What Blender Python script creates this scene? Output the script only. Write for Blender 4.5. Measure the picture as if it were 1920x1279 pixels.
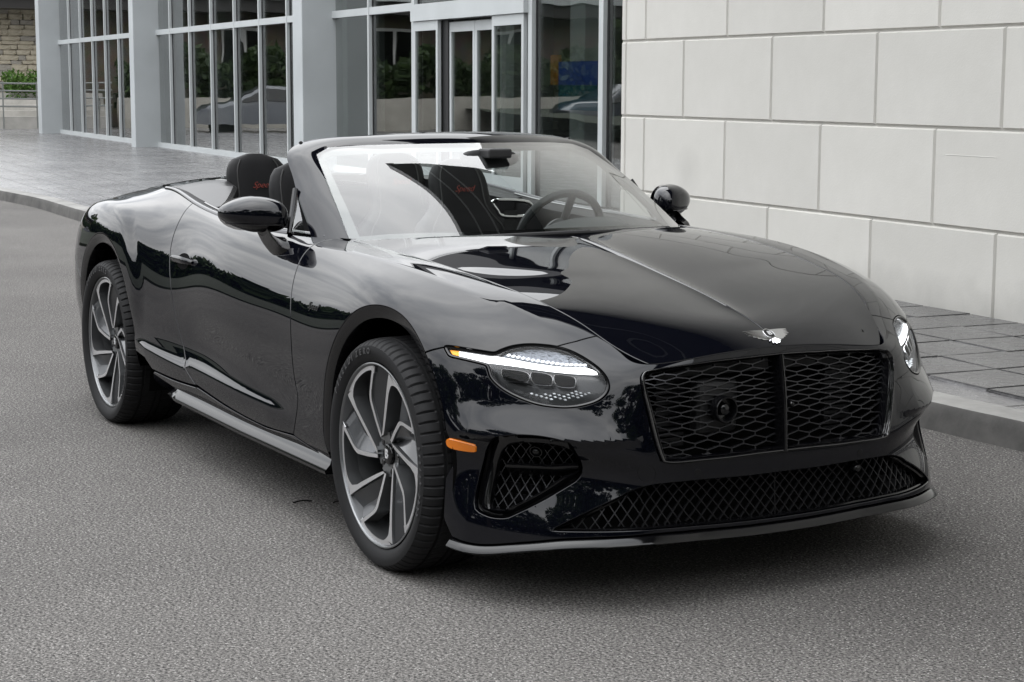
import bpy, bmesh, math, random
import numpy as np
from mathutils import Vector, Matrix
from mathutils.geometry import delaunay_2d_cdt
for o in list(bpy.data.objects): bpy.data.objects.remove(o)
scene=bpy.context.scene
# ------------------------------------------------------------------ camera
CAMP=[3405.824,5.0773,-3.3149,1.5190,2.63089,-0.140830,0.003508]
cd=bpy.data.cameras.new('camera'); cam=bpy.data.objects.new('camera',cd); scene.collection.objects.link(cam)
_f,_cx,_cy,_cz,_yaw,_pit,_rol=CAMP
cd.sensor_width=36; cd.lens=_f/1920*36; cd.clip_end=900; cd.clip_start=.05
_fw=Vector((math.cos(_yaw)*math.cos(_pit),math.sin(_yaw)*math.cos(_pit),math.sin(_pit)))
_r=_fw.cross(Vector((0,0,1))).normalized(); _u=_r.cross(_fw)
_r2=_r*math.cos(_rol)+_u*math.sin(_rol); _u2=-_r*math.sin(_rol)+_u*math.cos(_rol)
cam.matrix_world=Matrix(((_r2.x,_u2.x,-_fw.x,_cx),(_r2.y,_u2.y,-_fw.y,_cy),(_r2.z,_u2.z,-_fw.z,_cz),(0,0,0,1)))
scene.camera=cam
# ------------------------------------------------------------------ sky: bright broken overcast
SUN_EL,SUN_AZ=math.radians(68),math.radians(-118)     # azimuth of the sun in the ground plane (from +x)
w=bpy.data.worlds.new('World'); scene.world=w; w.use_nodes=True
nt=w.node_tree; nt.nodes.clear(); N=nt.nodes.new; Lk=nt.links.new
sky=N('ShaderNodeTexSky'); sky.sky_type='NISHITA'; sky.sun_disc=False; sky.sun_elevation=SUN_EL; sky.sun_rotation=math.pi/2-SUN_AZ
sky.air_density=1.0; sky.dust_density=4.0; sky.ozone_density=1.0
tc=N('ShaderNodeTexCoord'); sep=N('ShaderNodeSeparateXYZ'); Lk(tc.outputs['Generated'],sep.inputs[0])
mx=N('ShaderNodeMath'); mx.operation='MAXIMUM'; mx.inputs[1].default_value=.06; Lk(sep.outputs['Z'],mx.inputs[0])
ad=N('ShaderNodeMath'); ad.operation='ADD'; ad.inputs[1].default_value=.18; Lk(mx.outputs[0],ad.inputs[0])
dx=N('ShaderNodeMath'); dx.operation='DIVIDE'; Lk(sep.outputs['X'],dx.inputs[0]); Lk(ad.outputs[0],dx.inputs[1])
dy=N('ShaderNodeMath'); dy.operation='DIVIDE'; Lk(sep.outputs['Y'],dy.inputs[0]); Lk(ad.outputs[0],dy.inputs[1])
cmb=N('ShaderNodeCombineXYZ'); Lk(dx.outputs[0],cmb.inputs[0]); Lk(dy.outputs[0],cmb.inputs[1])
nz=N('ShaderNodeTexNoise'); nz.inputs['Scale'].default_value=1.35; nz.inputs['Detail'].default_value=7; nz.inputs['Roughness'].default_value=.56; nz.inputs['Distortion'].default_value=.35
Lk(cmb.outputs[0],nz.inputs['Vector'])
cr=N('ShaderNodeValToRGB'); cr.color_ramp.elements[0].position=.33; cr.color_ramp.elements[0].color=(.62,.65,.70,1)
cr.color_ramp.elements[1].position=.66; cr.color_ramp.elements[1].color=(1.24,1.25,1.26,1); Lk(nz.outputs['Fac'],cr.inputs[0])
bw=N('ShaderNodeRGBToBW'); Lk(sky.outputs[0],bw.inputs[0])
# cloud deck: sky luminance evened out, tinted by the cloud pattern
pw=N('ShaderNodeMath'); pw.operation='POWER'; pw.inputs[1].default_value=.16; Lk(bw.outputs[0],pw.inputs[0])
sc_=N('ShaderNodeMath'); sc_.operation='MULTIPLY'; sc_.inputs[1].default_value=22.6; Lk(pw.outputs[0],sc_.inputs[0])
# overcast sky: three times brighter overhead than at the horizon
zc=N('ShaderNodeMapRange'); zc.inputs[1].default_value=0; zc.inputs[2].default_value=1; zc.inputs[3].default_value=.42; zc.inputs[4].default_value=1.0; Lk(sep.outputs['Z'],zc.inputs[0])
gz=N('ShaderNodeMath'); gz.operation='MULTIPLY'; Lk(sc_.outputs[0],gz.inputs[0]); Lk(zc.outputs[0],gz.inputs[1])
mul=N('ShaderNodeMix'); mul.data_type='RGBA'; mul.blend_type='MULTIPLY'; mul.inputs[0].default_value=1
Lk(cr.outputs[0],mul.inputs[6]); Lk(gz.outputs[0],mul.inputs[7])
mixc=N('ShaderNodeMix'); mixc.data_type='RGBA'; mixc.inputs[0].default_value=.95; Lk(sky.outputs[0],mixc.inputs[6]); Lk(mul.outputs[2],mixc.inputs[7])
bg=N('ShaderNodeBackground'); bg.inputs['Strength'].default_value=.12; Lk(mixc.outputs[2],bg.inputs[0])
wo=N('ShaderNodeOutputWorld'); Lk(bg.outputs[0],wo.inputs[0])
# ------------------------------------------------------------------ sun behind the cloud
sd=bpy.data.lights.new('sun','SUN'); sd.energy=.6; sd.angle=math.radians(150); sd.color=(1,.975,.94)
sun=bpy.data.objects.new('sun',sd); scene.collection.objects.link(sun)
_sdir=Vector((math.cos(SUN_EL)*math.cos(SUN_AZ),math.cos(SUN_EL)*math.sin(SUN_AZ),math.sin(SUN_EL)))
sun.rotation_euler=(-_sdir).to_track_quat('-Z','Y').to_euler()
vs=scene.view_settings; vs.view_transform='Standard'; vs.look='None'; vs.exposure=0.13; vs.gamma=1.0; vs.use_curve_mapping=False
scene.cycles.max_bounces=10; scene.cycles.transparent_max_bounces=12; scene.cycles.glossy_bounces=5; scene.cycles.caustics_reflective=False; scene.cycles.caustics_refractive=False
# ------------------------------------------------------------------ helpers
COL=scene.collection
def link(name,me,parent=None):
    o=bpy.data.objects.new(name,me); COL.objects.link(o)
    if parent is not None: o.parent=parent
    return o
def mesh_obj(name,V,F,mat,parent=None,normals=None,smooth=False,mi=None,auto=None):
    me=bpy.data.meshes.new(name); me.from_pydata([tuple(map(float,v)) for v in V],[],[tuple(map(int,f)) for f in F]); me.update()
    for m in (mat if isinstance(mat,(list,tuple)) else [mat]): me.materials.append(m)
    if mi is not None: me.polygons.foreach_set('material_index',np.asarray(mi,dtype=np.int32))
    if smooth or normals is not None: me.polygons.foreach_set('use_smooth',np.ones(len(me.polygons),dtype=bool))
    if normals is not None: me.normals_split_custom_set_from_vertices([tuple(map(float,n)) for n in normals])
    elif auto is not None:
        me.polygons.foreach_set('use_smooth',np.ones(len(me.polygons),dtype=bool)); me.set_sharp_from_angle(angle=math.radians(auto))
    return link(name,me,parent)
def empty(name,loc=(0,0,0),rz=0):
    o=bpy.data.objects.new(name,None); COL.objects.link(o); o.location=loc; o.rotation_euler=(0,0,rz); o.empty_display_size=.1
    return o
def tag(o,label,cat,group=None):
    o['label']=label; o['category']=cat
    if group: o['group']=group
    return o
def structure(o): o['kind']='structure'; return o
class MB:
    "collects boxes, tubes, lathes, sweeps"
    def __init__(s): s.V=[]; s.F=[]; s.M=[]
    def add(s,V,F,m=0):
        b=len(s.V); s.V+= [tuple(v) for v in V]; s.F+=[tuple(i+b for i in f) for f in F]; s.M+=[m]*len(F)
    def box(s,a,b,m=0):
        x0,y0,z0=a; x1,y1,z1=b
        V=[(x0,y0,z0),(x1,y0,z0),(x1,y1,z0),(x0,y1,z0),(x0,y0,z1),(x1,y0,z1),(x1,y1,z1),(x0,y1,z1)]
        s.add(V,[(0,3,2,1),(4,5,6,7),(0,1,5,4),(1,2,6,5),(2,3,7,6),(3,0,4,7)],m)
    def tube(s,path,r,n=8,m=0,closed=False,caps=True):
        P=[Vector(q) for q in path]; k=len(P); R=r if hasattr(r,'__len__') else [r]*k; V=[];F=[]
        up=None
        for i in range(k):
            a=P[(i-1)%k] if (closed or i>0) else P[i]; b=P[(i+1)%k] if (closed or i<k-1) else P[i]
            t=(b-a).normalized()
            if up is None:
                up=Vector((0,0,1)) if abs(t.z)<.9 else Vector((1,0,0))
            u=(up-t*up.dot(t)); 
            if u.length<1e-6: u=t.orthogonal()
            u.normalize(); up=u; w_=t.cross(u)
            for j in range(n):
                c_=math.cos(2*math.pi*j/n); s_=math.sin(2*math.pi*j/n); V.append(P[i]+(u*c_+w_*s_)*R[i])
        for i in range(k if closed else k-1):
            for j in range(n):
                a=i*n+j; b=i*n+(j+1)%n; c_=((i+1)%k)*n+(j+1)%n; d=((i+1)%k)*n+j
                F.append((a,b,c_,d))
        if caps and not closed: F.append(tuple(reversed(range(n)))); F.append(tuple((k-1)*n+j for j in range(n)))
        s.add(V,F,m)
    def lathe(s,prof,n=48,axis='y',c=(0,0,0),m=0,closed=False,rr=None):
        "prof: list of (radius, axial)"
        V=[];F=[];k=len(prof)
        for i in range(n):
            a=2*math.pi*i/n
            for r,h in prof:
                p=(r*math.cos(a),h,r*math.sin(a)) if axis=='y' else ((h,r*math.cos(a),r*math.sin(a)) if axis=='x' else (r*math.cos(a),r*math.sin(a),h))
                V.append((p[0]+c[0],p[1]+c[1],p[2]+c[2]))
        for i in range(n):
            for j in range(k if closed else k-1):
                a=i*k+j; b=i*k+(j+1)%k; c2=((i+1)%n)*k+(j+1)%k; d=((i+1)%n)*k+j
                F.append((a,b,c2,d))
        s.add(V,F,m)
    def grid(s,P,m=0,flip=False,closeu=False):
        P=np.asarray(P); a,b=P.shape[:2]; F=[]
        for i in range(a if closeu else a-1):
            for j in range(b-1):
                f=(i*b+j,((i+1)%a)*b+j,((i+1)%a)*b+j+1,i*b+j+1); F.append(f[::-1] if flip else f)
        s.add(P.reshape(-1,3),F,m)
    def build(s,name,mat,parent=None,auto=35,smooth=False):
        return mesh_obj(name,s.V,s.F,mat,parent,mi=s.M,auto=auto,smooth=smooth)
def bevel(o,w,seg=2,ang=40):
    m=o.modifiers.new('bevel','BEVEL'); m.width=w; m.segments=seg; m.limit_method='ANGLE'; m.angle_limit=math.radians(ang); m.harden_normals=False
    return o
def catmull(P,n=6,closed=False):
    P=np.asarray(P,float); k=len(P); out=[]
    for i in range(k if closed else k-1):
        p0=P[(i-1)%k] if closed or i>0 else P[0]; p1=P[i]; p2=P[(i+1)%k]; p3=P[(i+2)%k] if closed or i+2<k else P[-1]
        for j in range(n):
            t=j/n; out.append(.5*((2*p1)+(-p0+p2)*t+(2*p0-5*p1+4*p2-p3)*t*t+(-p0+3*p1-3*p2+p3)*t**3))
    if not closed: out.append(P[-1])
    return np.array(out)
def resample(P,h,closed=False):
    P=np.asarray(P,float)
    if closed: P=np.vstack([P,P[:1]])
    d=np.r_[0,np.cumsum(np.linalg.norm(np.diff(P,axis=0),axis=1))]; n=max(2,int(round(d[-1]/h)))
    u=np.linspace(0,d[-1],n+1); Q=np.stack([np.interp(u,d,P[:,k]) for k in range(P.shape[1])],1)
    return Q[:-1] if closed else Q
# ------------------------------------------------------------------ materials
def nmat(name):
    m=bpy.data.materials.new(name); m.use_nodes=True; t=m.node_tree
    return m,t,t.nodes['Principled BSDF'],t.nodes.new,t.links.new
def pmat(name,col,rough=.5,metal=0,coat=0,spec=.5,emit=None,estr=1,noise=None,bump=None,coatr=.03):
    m,t,b,N,L=nmat(name)
    b.inputs['Base Color'].default_value=(*col,1); b.inputs['Roughness'].default_value=rough; b.inputs['Metallic'].default_value=metal
    b.inputs['Coat Weight'].default_value=coat; b.inputs['Coat Roughness'].default_value=coatr; b.inputs['Specular IOR Level'].default_value=spec
    if emit: b.inputs['Emission Color'].default_value=(*emit,1); b.inputs['Emission Strength'].default_value=estr
    if noise or bump:
        tcn=N('ShaderNodeTexCoord')
    if noise:
        sc,amt=noise
        n=N('ShaderNodeTexNoise'); n.inputs['Scale'].default_value=sc; n.inputs['Detail'].default_value=6; L(tcn.outputs['Object'],n.inputs['Vector'])
        r=N('ShaderNodeValToRGB'); r.color_ramp.elements[0].position=.3; r.color_ramp.elements[1].position=.7
        r.color_ramp.elements[0].color=(*[c*(1-amt) for c in col],1); r.color_ramp.elements[1].color=(*[min(1,c*(1+amt)) for c in col],1)
        L(n.outputs['Fac'],r.inputs[0]); L(r.outputs[0],b.inputs['Base Color'])
    if bump:
        sc,st,ds=bump
        n2=N('ShaderNodeTexNoise'); n2.inputs['Scale'].default_value=sc; n2.inputs['Detail'].default_value=4; L(tcn.outputs['Object'],n2.inputs['Vector'])
        bp=N('ShaderNodeBump'); bp.inputs['Strength'].default_value=st; bp.inputs['Distance'].default_value=ds; L(n2.outputs['Fac'],bp.inputs['Height']); L(bp.outputs[0],b.inputs['Normal'])
    return m
def glass_mat(name,tint,refl=1.0,ior=1.5,rough=0.0,wavy=None):
    m,t,b,N,L=nmat(name); t.nodes.remove(b)
    fr=N('ShaderNodeFresnel'); fr.inputs['IOR'].default_value=ior
    geo=N('ShaderNodeNewGeometry'); io=N('ShaderNodeMapRange'); io.inputs[3].default_value=ior; io.inputs[4].default_value=1/ior; L(geo.outputs['Backfacing'],io.inputs[0]); L(io.outputs[0],fr.inputs['IOR'])
    mu=N('ShaderNodeMath'); mu.operation='MULTIPLY'; mu.inputs[1].default_value=refl; mu.use_clamp=True; L(fr.outputs[0],mu.inputs[0])
    tr=N('ShaderNodeBsdfTransparent'); tr.inputs[0].default_value=(*tint,1); gl=N('ShaderNodeBsdfGlossy'); gl.inputs['Roughness'].default_value=rough
    if wavy:
        tcg=N('ShaderNodeTexCoord'); ng=N('ShaderNodeTexNoise'); ng.inputs['Scale'].default_value=wavy[0]; ng.inputs['Detail'].default_value=1; L(tcg.outputs['Object'],ng.inputs['Vector']); bg_=N('ShaderNodeBump'); bg_.inputs['Strength'].default_value=wavy[1]; bg_.inputs['Distance'].default_value=.1; L(ng.outputs['Fac'],bg_.inputs['Height']); L(bg_.outputs[0],gl.inputs['Normal'])
    mixs=N('ShaderNodeMixShader'); L(mu.outputs[0],mixs.inputs[0]); L(tr.outputs[0],mixs.inputs[1]); L(gl.outputs[0],mixs.inputs[2])
    out=[n for n in t.nodes if n.type=='OUTPUT_MATERIAL'][0]; L(mixs.outputs[0],out.inputs[0])
    return m

# ---------- penalised tensor B-spline surfaces ----------
def bs_basis(n,u):
    u=np.clip(np.asarray(u,float),-.999,n+.999)
    i=np.floor(u).astype(int); i=np.clip(i,0,n-1); f=u-i
    B=np.zeros((len(u),n+3)); r=np.arange(len(u))
    B[r,i]=(1-f)**3/6; B[r,i+1]=(3*f**3-6*f**2+4)/6; B[r,i+2]=(-3*f**3+3*f**2+3*f+1)/6; B[r,i+3]=f**3/6
    return B
def bs_fit(n,u,lam):
    B=bs_basis(n,u); D=np.diff(np.eye(n+3),3,axis=0); D2=np.diff(np.eye(n+3),2,axis=0)
    return np.linalg.solve(B.T@B+lam*(D.T@D)+1e-6*lam*(D2.T@D2)+1e-10*np.eye(n+3),B.T)
class Surf:
    def __init__(s,t,v,data,nt,nv,lt,lv):
        t=np.asarray(t,float); v=np.asarray(v,float)
        s.t0,s.t1=t.min(),t.max(); s.v0,s.v1=v.min(),v.max(); s.nt,s.nv=nt,nv
        Ft=bs_fit(nt,(t-s.t0)/(s.t1-s.t0)*nt,lt); Fv=bs_fit(nv,(v-s.v0)/(s.v1-s.v0)*nv,lv)
        s.C=np.einsum('ai,ijk,bj->abk',Ft,np.asarray(data,float),Fv)
    def __call__(s,t,v):
        t=np.atleast_1d(t).astype(float); v=np.atleast_1d(v).astype(float)
        out=np.empty((len(t),3))
        for a in range(0,len(t),4000):
            Bt=bs_basis(s.nt,(t[a:a+4000]-s.t0)/(s.t1-s.t0)*s.nt); Bv=bs_basis(s.nv,(v[a:a+4000]-s.v0)/(s.v1-s.v0)*s.nv)
            T=np.einsum('pa,abk->pbk',Bt,s.C); out[a:a+4000]=np.einsum('pbk,pb->pk',T,Bv)
        return s.post(out,t,v)
    def post(s,P,t,v): return P
    def normal(s,t,v,e=2e-3):
        a=s(np.asarray(t)+e,v)-s(np.asarray(t)-e,v); b=s(t,np.asarray(v)+e)-s(t,np.asarray(v)-e)
        n=np.cross(a,b); return n/np.maximum(np.linalg.norm(n,axis=1,keepdims=True),1e-12)
# ---------- side band: rows top edge -> bottom, stations front centre -> rear centre (half y>0) ----------
ROWV=np.array([0,.075,.155,.245,.335,.46,.55,.60,.665,.73,.80,.88])
def X(x,*yz): return [(x,y,z) for y,z in yz]
ST=[
 # front centre
 (0.00,[(.790,0,.745),(.797,0,.715),(.806,0,.67),(.813,0,.625),(.818,0,.58),(.823,0,.50),(.826,0,.44),(.827,0,.41),(.824,0,.37),(.822,0,.32),(.826,0,.25),(.825,0,.17)]),
 (0.22,[(.780,.22,.737),(.787,.22,.708),(.796,.22,.663),(.802,.22,.62),(.807,.22,.578),(.812,.22,.50),(.815,.22,.44),(.816,.22,.41),(.813,.22,.37),(.811,.22,.32),(.815,.22,.25),(.816,.22,.17)]),
 (0.45,[(.743,.443,.712),(.752,.452,.697),(.765,.456,.665),(.773,.458,.627),(.779,.459,.585),(.787,.459,.515),(.792,.458,.46),(.792,.457,.43),(.786,.457,.385),(.782,.458,.33),(.786,.46,.25),(.790,.465,.17)]),
 (0.64,[(.690,.472,.740),(.692,.500,.728),(.696,.540,.706),(.698,.575,.673),(.698,.605,.635),(.700,.632,.565),(.716,.640,.51),(.716,.640,.478),(.694,.628,.435),(.694,.628,.36),(.706,.636,.265),(.712,.645,.175)]),
 (0.87,[(.580,.523,.795),(.572,.575,.784),(.562,.635,.762),(.552,.695,.725),(.543,.745,.678),(.536,.785,.595),(.546,.803,.525),(.546,.803,.49),(.530,.792,.44),(.528,.792,.36),(.534,.80,.265),(.538,.806,.18)]),
 (1.10,[(.420,.580,.863),(.408,.645,.856),(.395,.718,.838),(.386,.795,.80),(.382,.855,.745),(.382,.898,.645),(.384,.914,.555),(.384,.917,.51),(.382,.912,.455),(.380,.910,.38),(.380,.910,.29),(.380,.91,.19)]),
 (1.32,[(.205,.622,.900),(.20,.69,.896),(.195,.768,.878),(.19,.862,.838),(.188,.922,.775),(.188,.953,.665),(.188,.957,.57),(.188,.955,.52),(.188,.953,.455),(.188,.950,.38),(.188,.94,.30),(.188,.92,.21)]),
 (1.54,X(0,(.652,.929),(.722,.927),(.805,.912),(.900,.872),(.950,.805),(.968,.69),(.969,.585),(.968,.53),(.966,.46),(.963,.39),(.952,.31),(.92,.23))),
 (1.89,X(-.35,(.688,.958),(.752,.956),(.825,.938),(.902,.885),(.943,.80),(.963,.68),(.966,.575),(.965,.52),(.963,.45),(.962,.37),(.95,.305),(.91,.235))),
 (2.28,X(-.74,(.715,.972),(.775,.966),(.838,.942),(.895,.880),(.930,.785),(.947,.66),(.948,.56),(.946,.51),(.945,.44),(.950,.362),(.945,.30),(.90,.235))),
 (2.74,X(-1.2,(.795,.975),(.832,.966),(.868,.938),(.905,.872),(.931,.78),(.943,.655),(.940,.555),(.937,.505),(.940,.44),(.949,.372),(.945,.30),(.90,.235))),
 (3.29,X(-1.75,(.795,.992),(.828,.982),(.861,.950),(.896,.880),(.921,.785),(.934,.655),(.932,.56),(.931,.51),(.936,.455),(.949,.398),(.945,.315),(.90,.24))),
 (3.54,X(-2.0,(.785,1.008),(.820,.994),(.855,.955),(.89,.880),(.917,.785),(.935,.655),(.940,.56),(.943,.51),(.948,.46),(.956,.405),(.948,.32),(.905,.25))),
 (3.77,X(-2.25,(.765,1.033),(.812,1.007),(.860,.961),(.908,.884),(.936,.788),(.950,.66),(.955,.57),(.957,.525),(.960,.475),(.965,.42),(.952,.335),(.91,.25))),
 (4.02,X(-2.5,(.738,1.058),(.80,1.018),(.862,.980),(.925,.918),(.955,.81),(.965,.67),(.967,.58),(.967,.535),(.965,.485),(.964,.43),(.950,.34),(.915,.26))),
 (4.37,X(-2.85,(.70,1.045),(.78,1.018),(.865,.990),(.935,.932),(.963,.82),(.971,.67),(.971,.58),(.970,.535),(.967,.485),(.962,.43),(.95,.34),(.92,.26))),
 (4.72,X(-3.2,(.655,1.02),(.745,1.0),(.84,.972),(.915,.915),(.948,.80),(.954,.66),(.954,.575),(.952,.53),(.947,.48),(.94,.43),(.928,.345),(.90,.27))),
 (5.08,X(-3.52,(.595,.985),(.68,.967),(.77,.935),(.845,.875),(.885,.78),(.898,.655),(.90,.575),(.90,.53),(.897,.48),(.89,.43),(.88,.35),(.86,.28))),
 (5.42,[(-3.74,.50,.935),(-3.76,.575,.915),(-3.78,.65,.88),(-3.79,.71,.83),(-3.80,.745,.76),(-3.815,.755,.655),(-3.82,.755,.575),(-3.82,.755,.53),(-3.82,.755,.48),(-3.815,.75,.43),(-3.80,.745,.35),(-3.77,.73,.28)]),
 (5.80,[(-3.88,.33,.92),(-3.91,.37,.905),(-3.94,.41,.87),(-3.955,.44,.82),(-3.965,.46,.75),(-3.98,.465,.65),(-3.985,.465,.57),(-3.985,.465,.53),(-3.985,.465,.48),(-3.98,.46,.43),(-3.96,.455,.35),(-3.93,.45,.28)]),
 (6.26,[(-3.95,0,.915),(-3.98,0,.90),(-4.01,0,.865),(-4.025,0,.815),(-4.035,0,.745),(-4.05,0,.645),(-4.055,0,.57),(-4.055,0,.53),(-4.055,0,.48),(-4.05,0,.43),(-4.03,0,.35),(-4.0,0,.28)]),
]
_t=[a for a,_ in ST]; _d=[d for _,d in ST]
mir=lambda d:[(x,-y,z) for x,y,z in d]
_t=[-_t[2],-_t[1]]+_t+[2*_t[-1]-_t[-2]]; _d=[mir(_d[2]),mir(_d[1])]+_d+[mir(_d[-2])]
class Side(Surf):
    def post(s,P,t,v):
        P=P.copy()
        # crisp low crease along the sill (door region) and brow crease on the bumper
        w=np.clip((t-2.23)/.22,0,1)*np.clip((3.98-t)/.2,0,1)
        g=.0125*w*np.where(v<.73,np.clip((v-.708)/.022,0,1),np.exp(-np.abs(v-.73)/.07))
        P[:,1]+=g*np.sign(P[:,1]+1e-9)
        wr=np.clip((t-.88)/.3,0,1)*np.clip((2.5-t)/.25,0,1); P[:,2]+=.0055*wr*np.exp(-np.abs(v-np.interp(t,[.9,1.2,2.4],[.10,.115,.12]))/.03)
        rho=np.sqrt((np.minimum(t-4.58,0)/.70)**2+(np.minimum(v-.52,0)/.375)**2)
        q=np.clip((1.10-rho)/.20,0,1); q=q*q*(3-2*q)*np.clip(1-(v-.50)/.20,0,1)*np.clip((5.3-t)/.5,0,1)
        P[:,1]+=.012*q*np.sign(P[:,1]+1e-9); P[:,2]+=.007*q*np.clip((.40-v)/.2,0,1)
        # bumper: brow under the headlamp and flare towards the splitter
        ta=np.abs(t); ph=np.radians(np.interp(ta,[0,.45,.64,.87,1.1,1.3],[0,8,32,48,72,88])); z=P[:,2]
        u=np.clip((.605-z)/(.605-.507),0,1); h1=np.where(z>.507,.021*u**1.35,np.where(z>.484,.021-.016*(.507-z)/.023,.005*np.clip((z-.44)/.044,0,1)))
        w1=np.clip((ta-.465)/.10,0,1)*np.clip((1.11-ta)/.12,0,1)
        u2=np.clip((.425-z)/.20,0,1); h2=.026*u2*u2*(3-2*u2); w2=np.clip((ta-.30)/.16,0,1)*np.clip((1.14-ta)/.15,0,1)
        d=h1*w1+h2*w2; P[:,0]+=d*np.cos(ph); P[:,1]+=d*np.sin(ph)*np.sign(t+1e-9)
        return P
SIDE=Side(_t,ROWV,_d,44,20,.02,.004)
# ---------- hood ----------
HU=[-.02,0,.12,.3,.5,.7,.85,.93,.97,1.0]
def hood_rows():
    spine_x=np.array([-.46,-.31,-.10,.22,.458,.60,.68,.737,.787]); spine_z=np.array([.985,.972,.945,.890,.846,.818,.798,.778,.745])
    sh=np.array([(-.735,.695,.962),(-.5,.693,.965),(-.185,.668,.948),(.104,.632,.915),(.338,.590,.877),(.50,.55,.832),(.595,.515,.787),(.671,.478,.747),(.735,.440,.713)])
    us=np.linspace(0,1,12); rows=[]
    for u in us:
        # spine point and shut point at matching fraction
        a=u
        xs=np.interp(a,np.linspace(0,1,len(spine_x)),spine_x); 
        rows.append(a)
    return spine_x,spine_z,sh
def _spl(xp,fp,x):
    n=max(6,len(xp)+2); F=bs_fit(n,(np.asarray(xp)-xp[0])/(xp[-1]-xp[0])*n,1e-3)
    return bs_basis(n,(np.asarray(x)-xp[0])/(xp[-1]-xp[0])*n)@(F@np.asarray(fp))
def make_hood():
    spx,spz,sh=hood_rows()
    us=np.linspace(0,1,16); vs=np.linspace(0,1,9); data=np.zeros((16,9,3))
    e0=np.array([SIDE([t],[0])[0] for t in np.linspace(0,.45,19)]); ee=np.array([SIDE([t],[0])[0] for t in np.linspace(.45,2.28,80)])
    for i,u in enumerate(us):
        xs=spx[0]+(e0[0,0]-spx[0])*u; zs=_spl(spx,spz,[xs])[0] if u<.999 else e0[0,2]
        xh=-.735+(ee[0,0]+.735)*u; yh=np.interp(-xh,-ee[:,0],ee[:,1]); zh=np.interp(-xh,-ee[:,0],ee[:,2])
        if u<.08: yh=min(yh,.70)
        k=max(0,1-u**5)
        for j,v in enumerate(vs):
            f=(.35*v**2+.65*v**3); g2=np.interp(v*yh,e0[:,1],e0[:,0]) if u>.5 else 0
            x=xs+(xh-xs)*(f if u<.5 else v**2.0); z=zs+(zh-zs)*v**2.0+.013*k*np.sin(np.pi*v)
            if u>.85:
                w=((u-.85)/.15)**1.5; xe=np.interp(v*yh,e0[:,1],e0[:,0]); ze=np.interp(v*yh,e0[:,1],e0[:,2]); 
                x=x*(1-w)+(xe-(1-u)*1.3)*w; 
                if u>.999: x,z=xe,ze
            data[i,j]=(x,yh*v,z)
    return us,vs,data
class Hood(Surf):
    def post(s,P,t,v):
        P=P.copy()
        w=np.clip(t/.1,0,1)*np.clip((.93-t)/.15,0,1)
        P[:,2]+=.009*w*np.exp(-np.abs(v)/.04)   # centre spine
        return P
_hu,_hv,_hd=make_hood()
HOOD=Hood(_hu,_hv,_hd,15,8,.0008,.0005)

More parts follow.
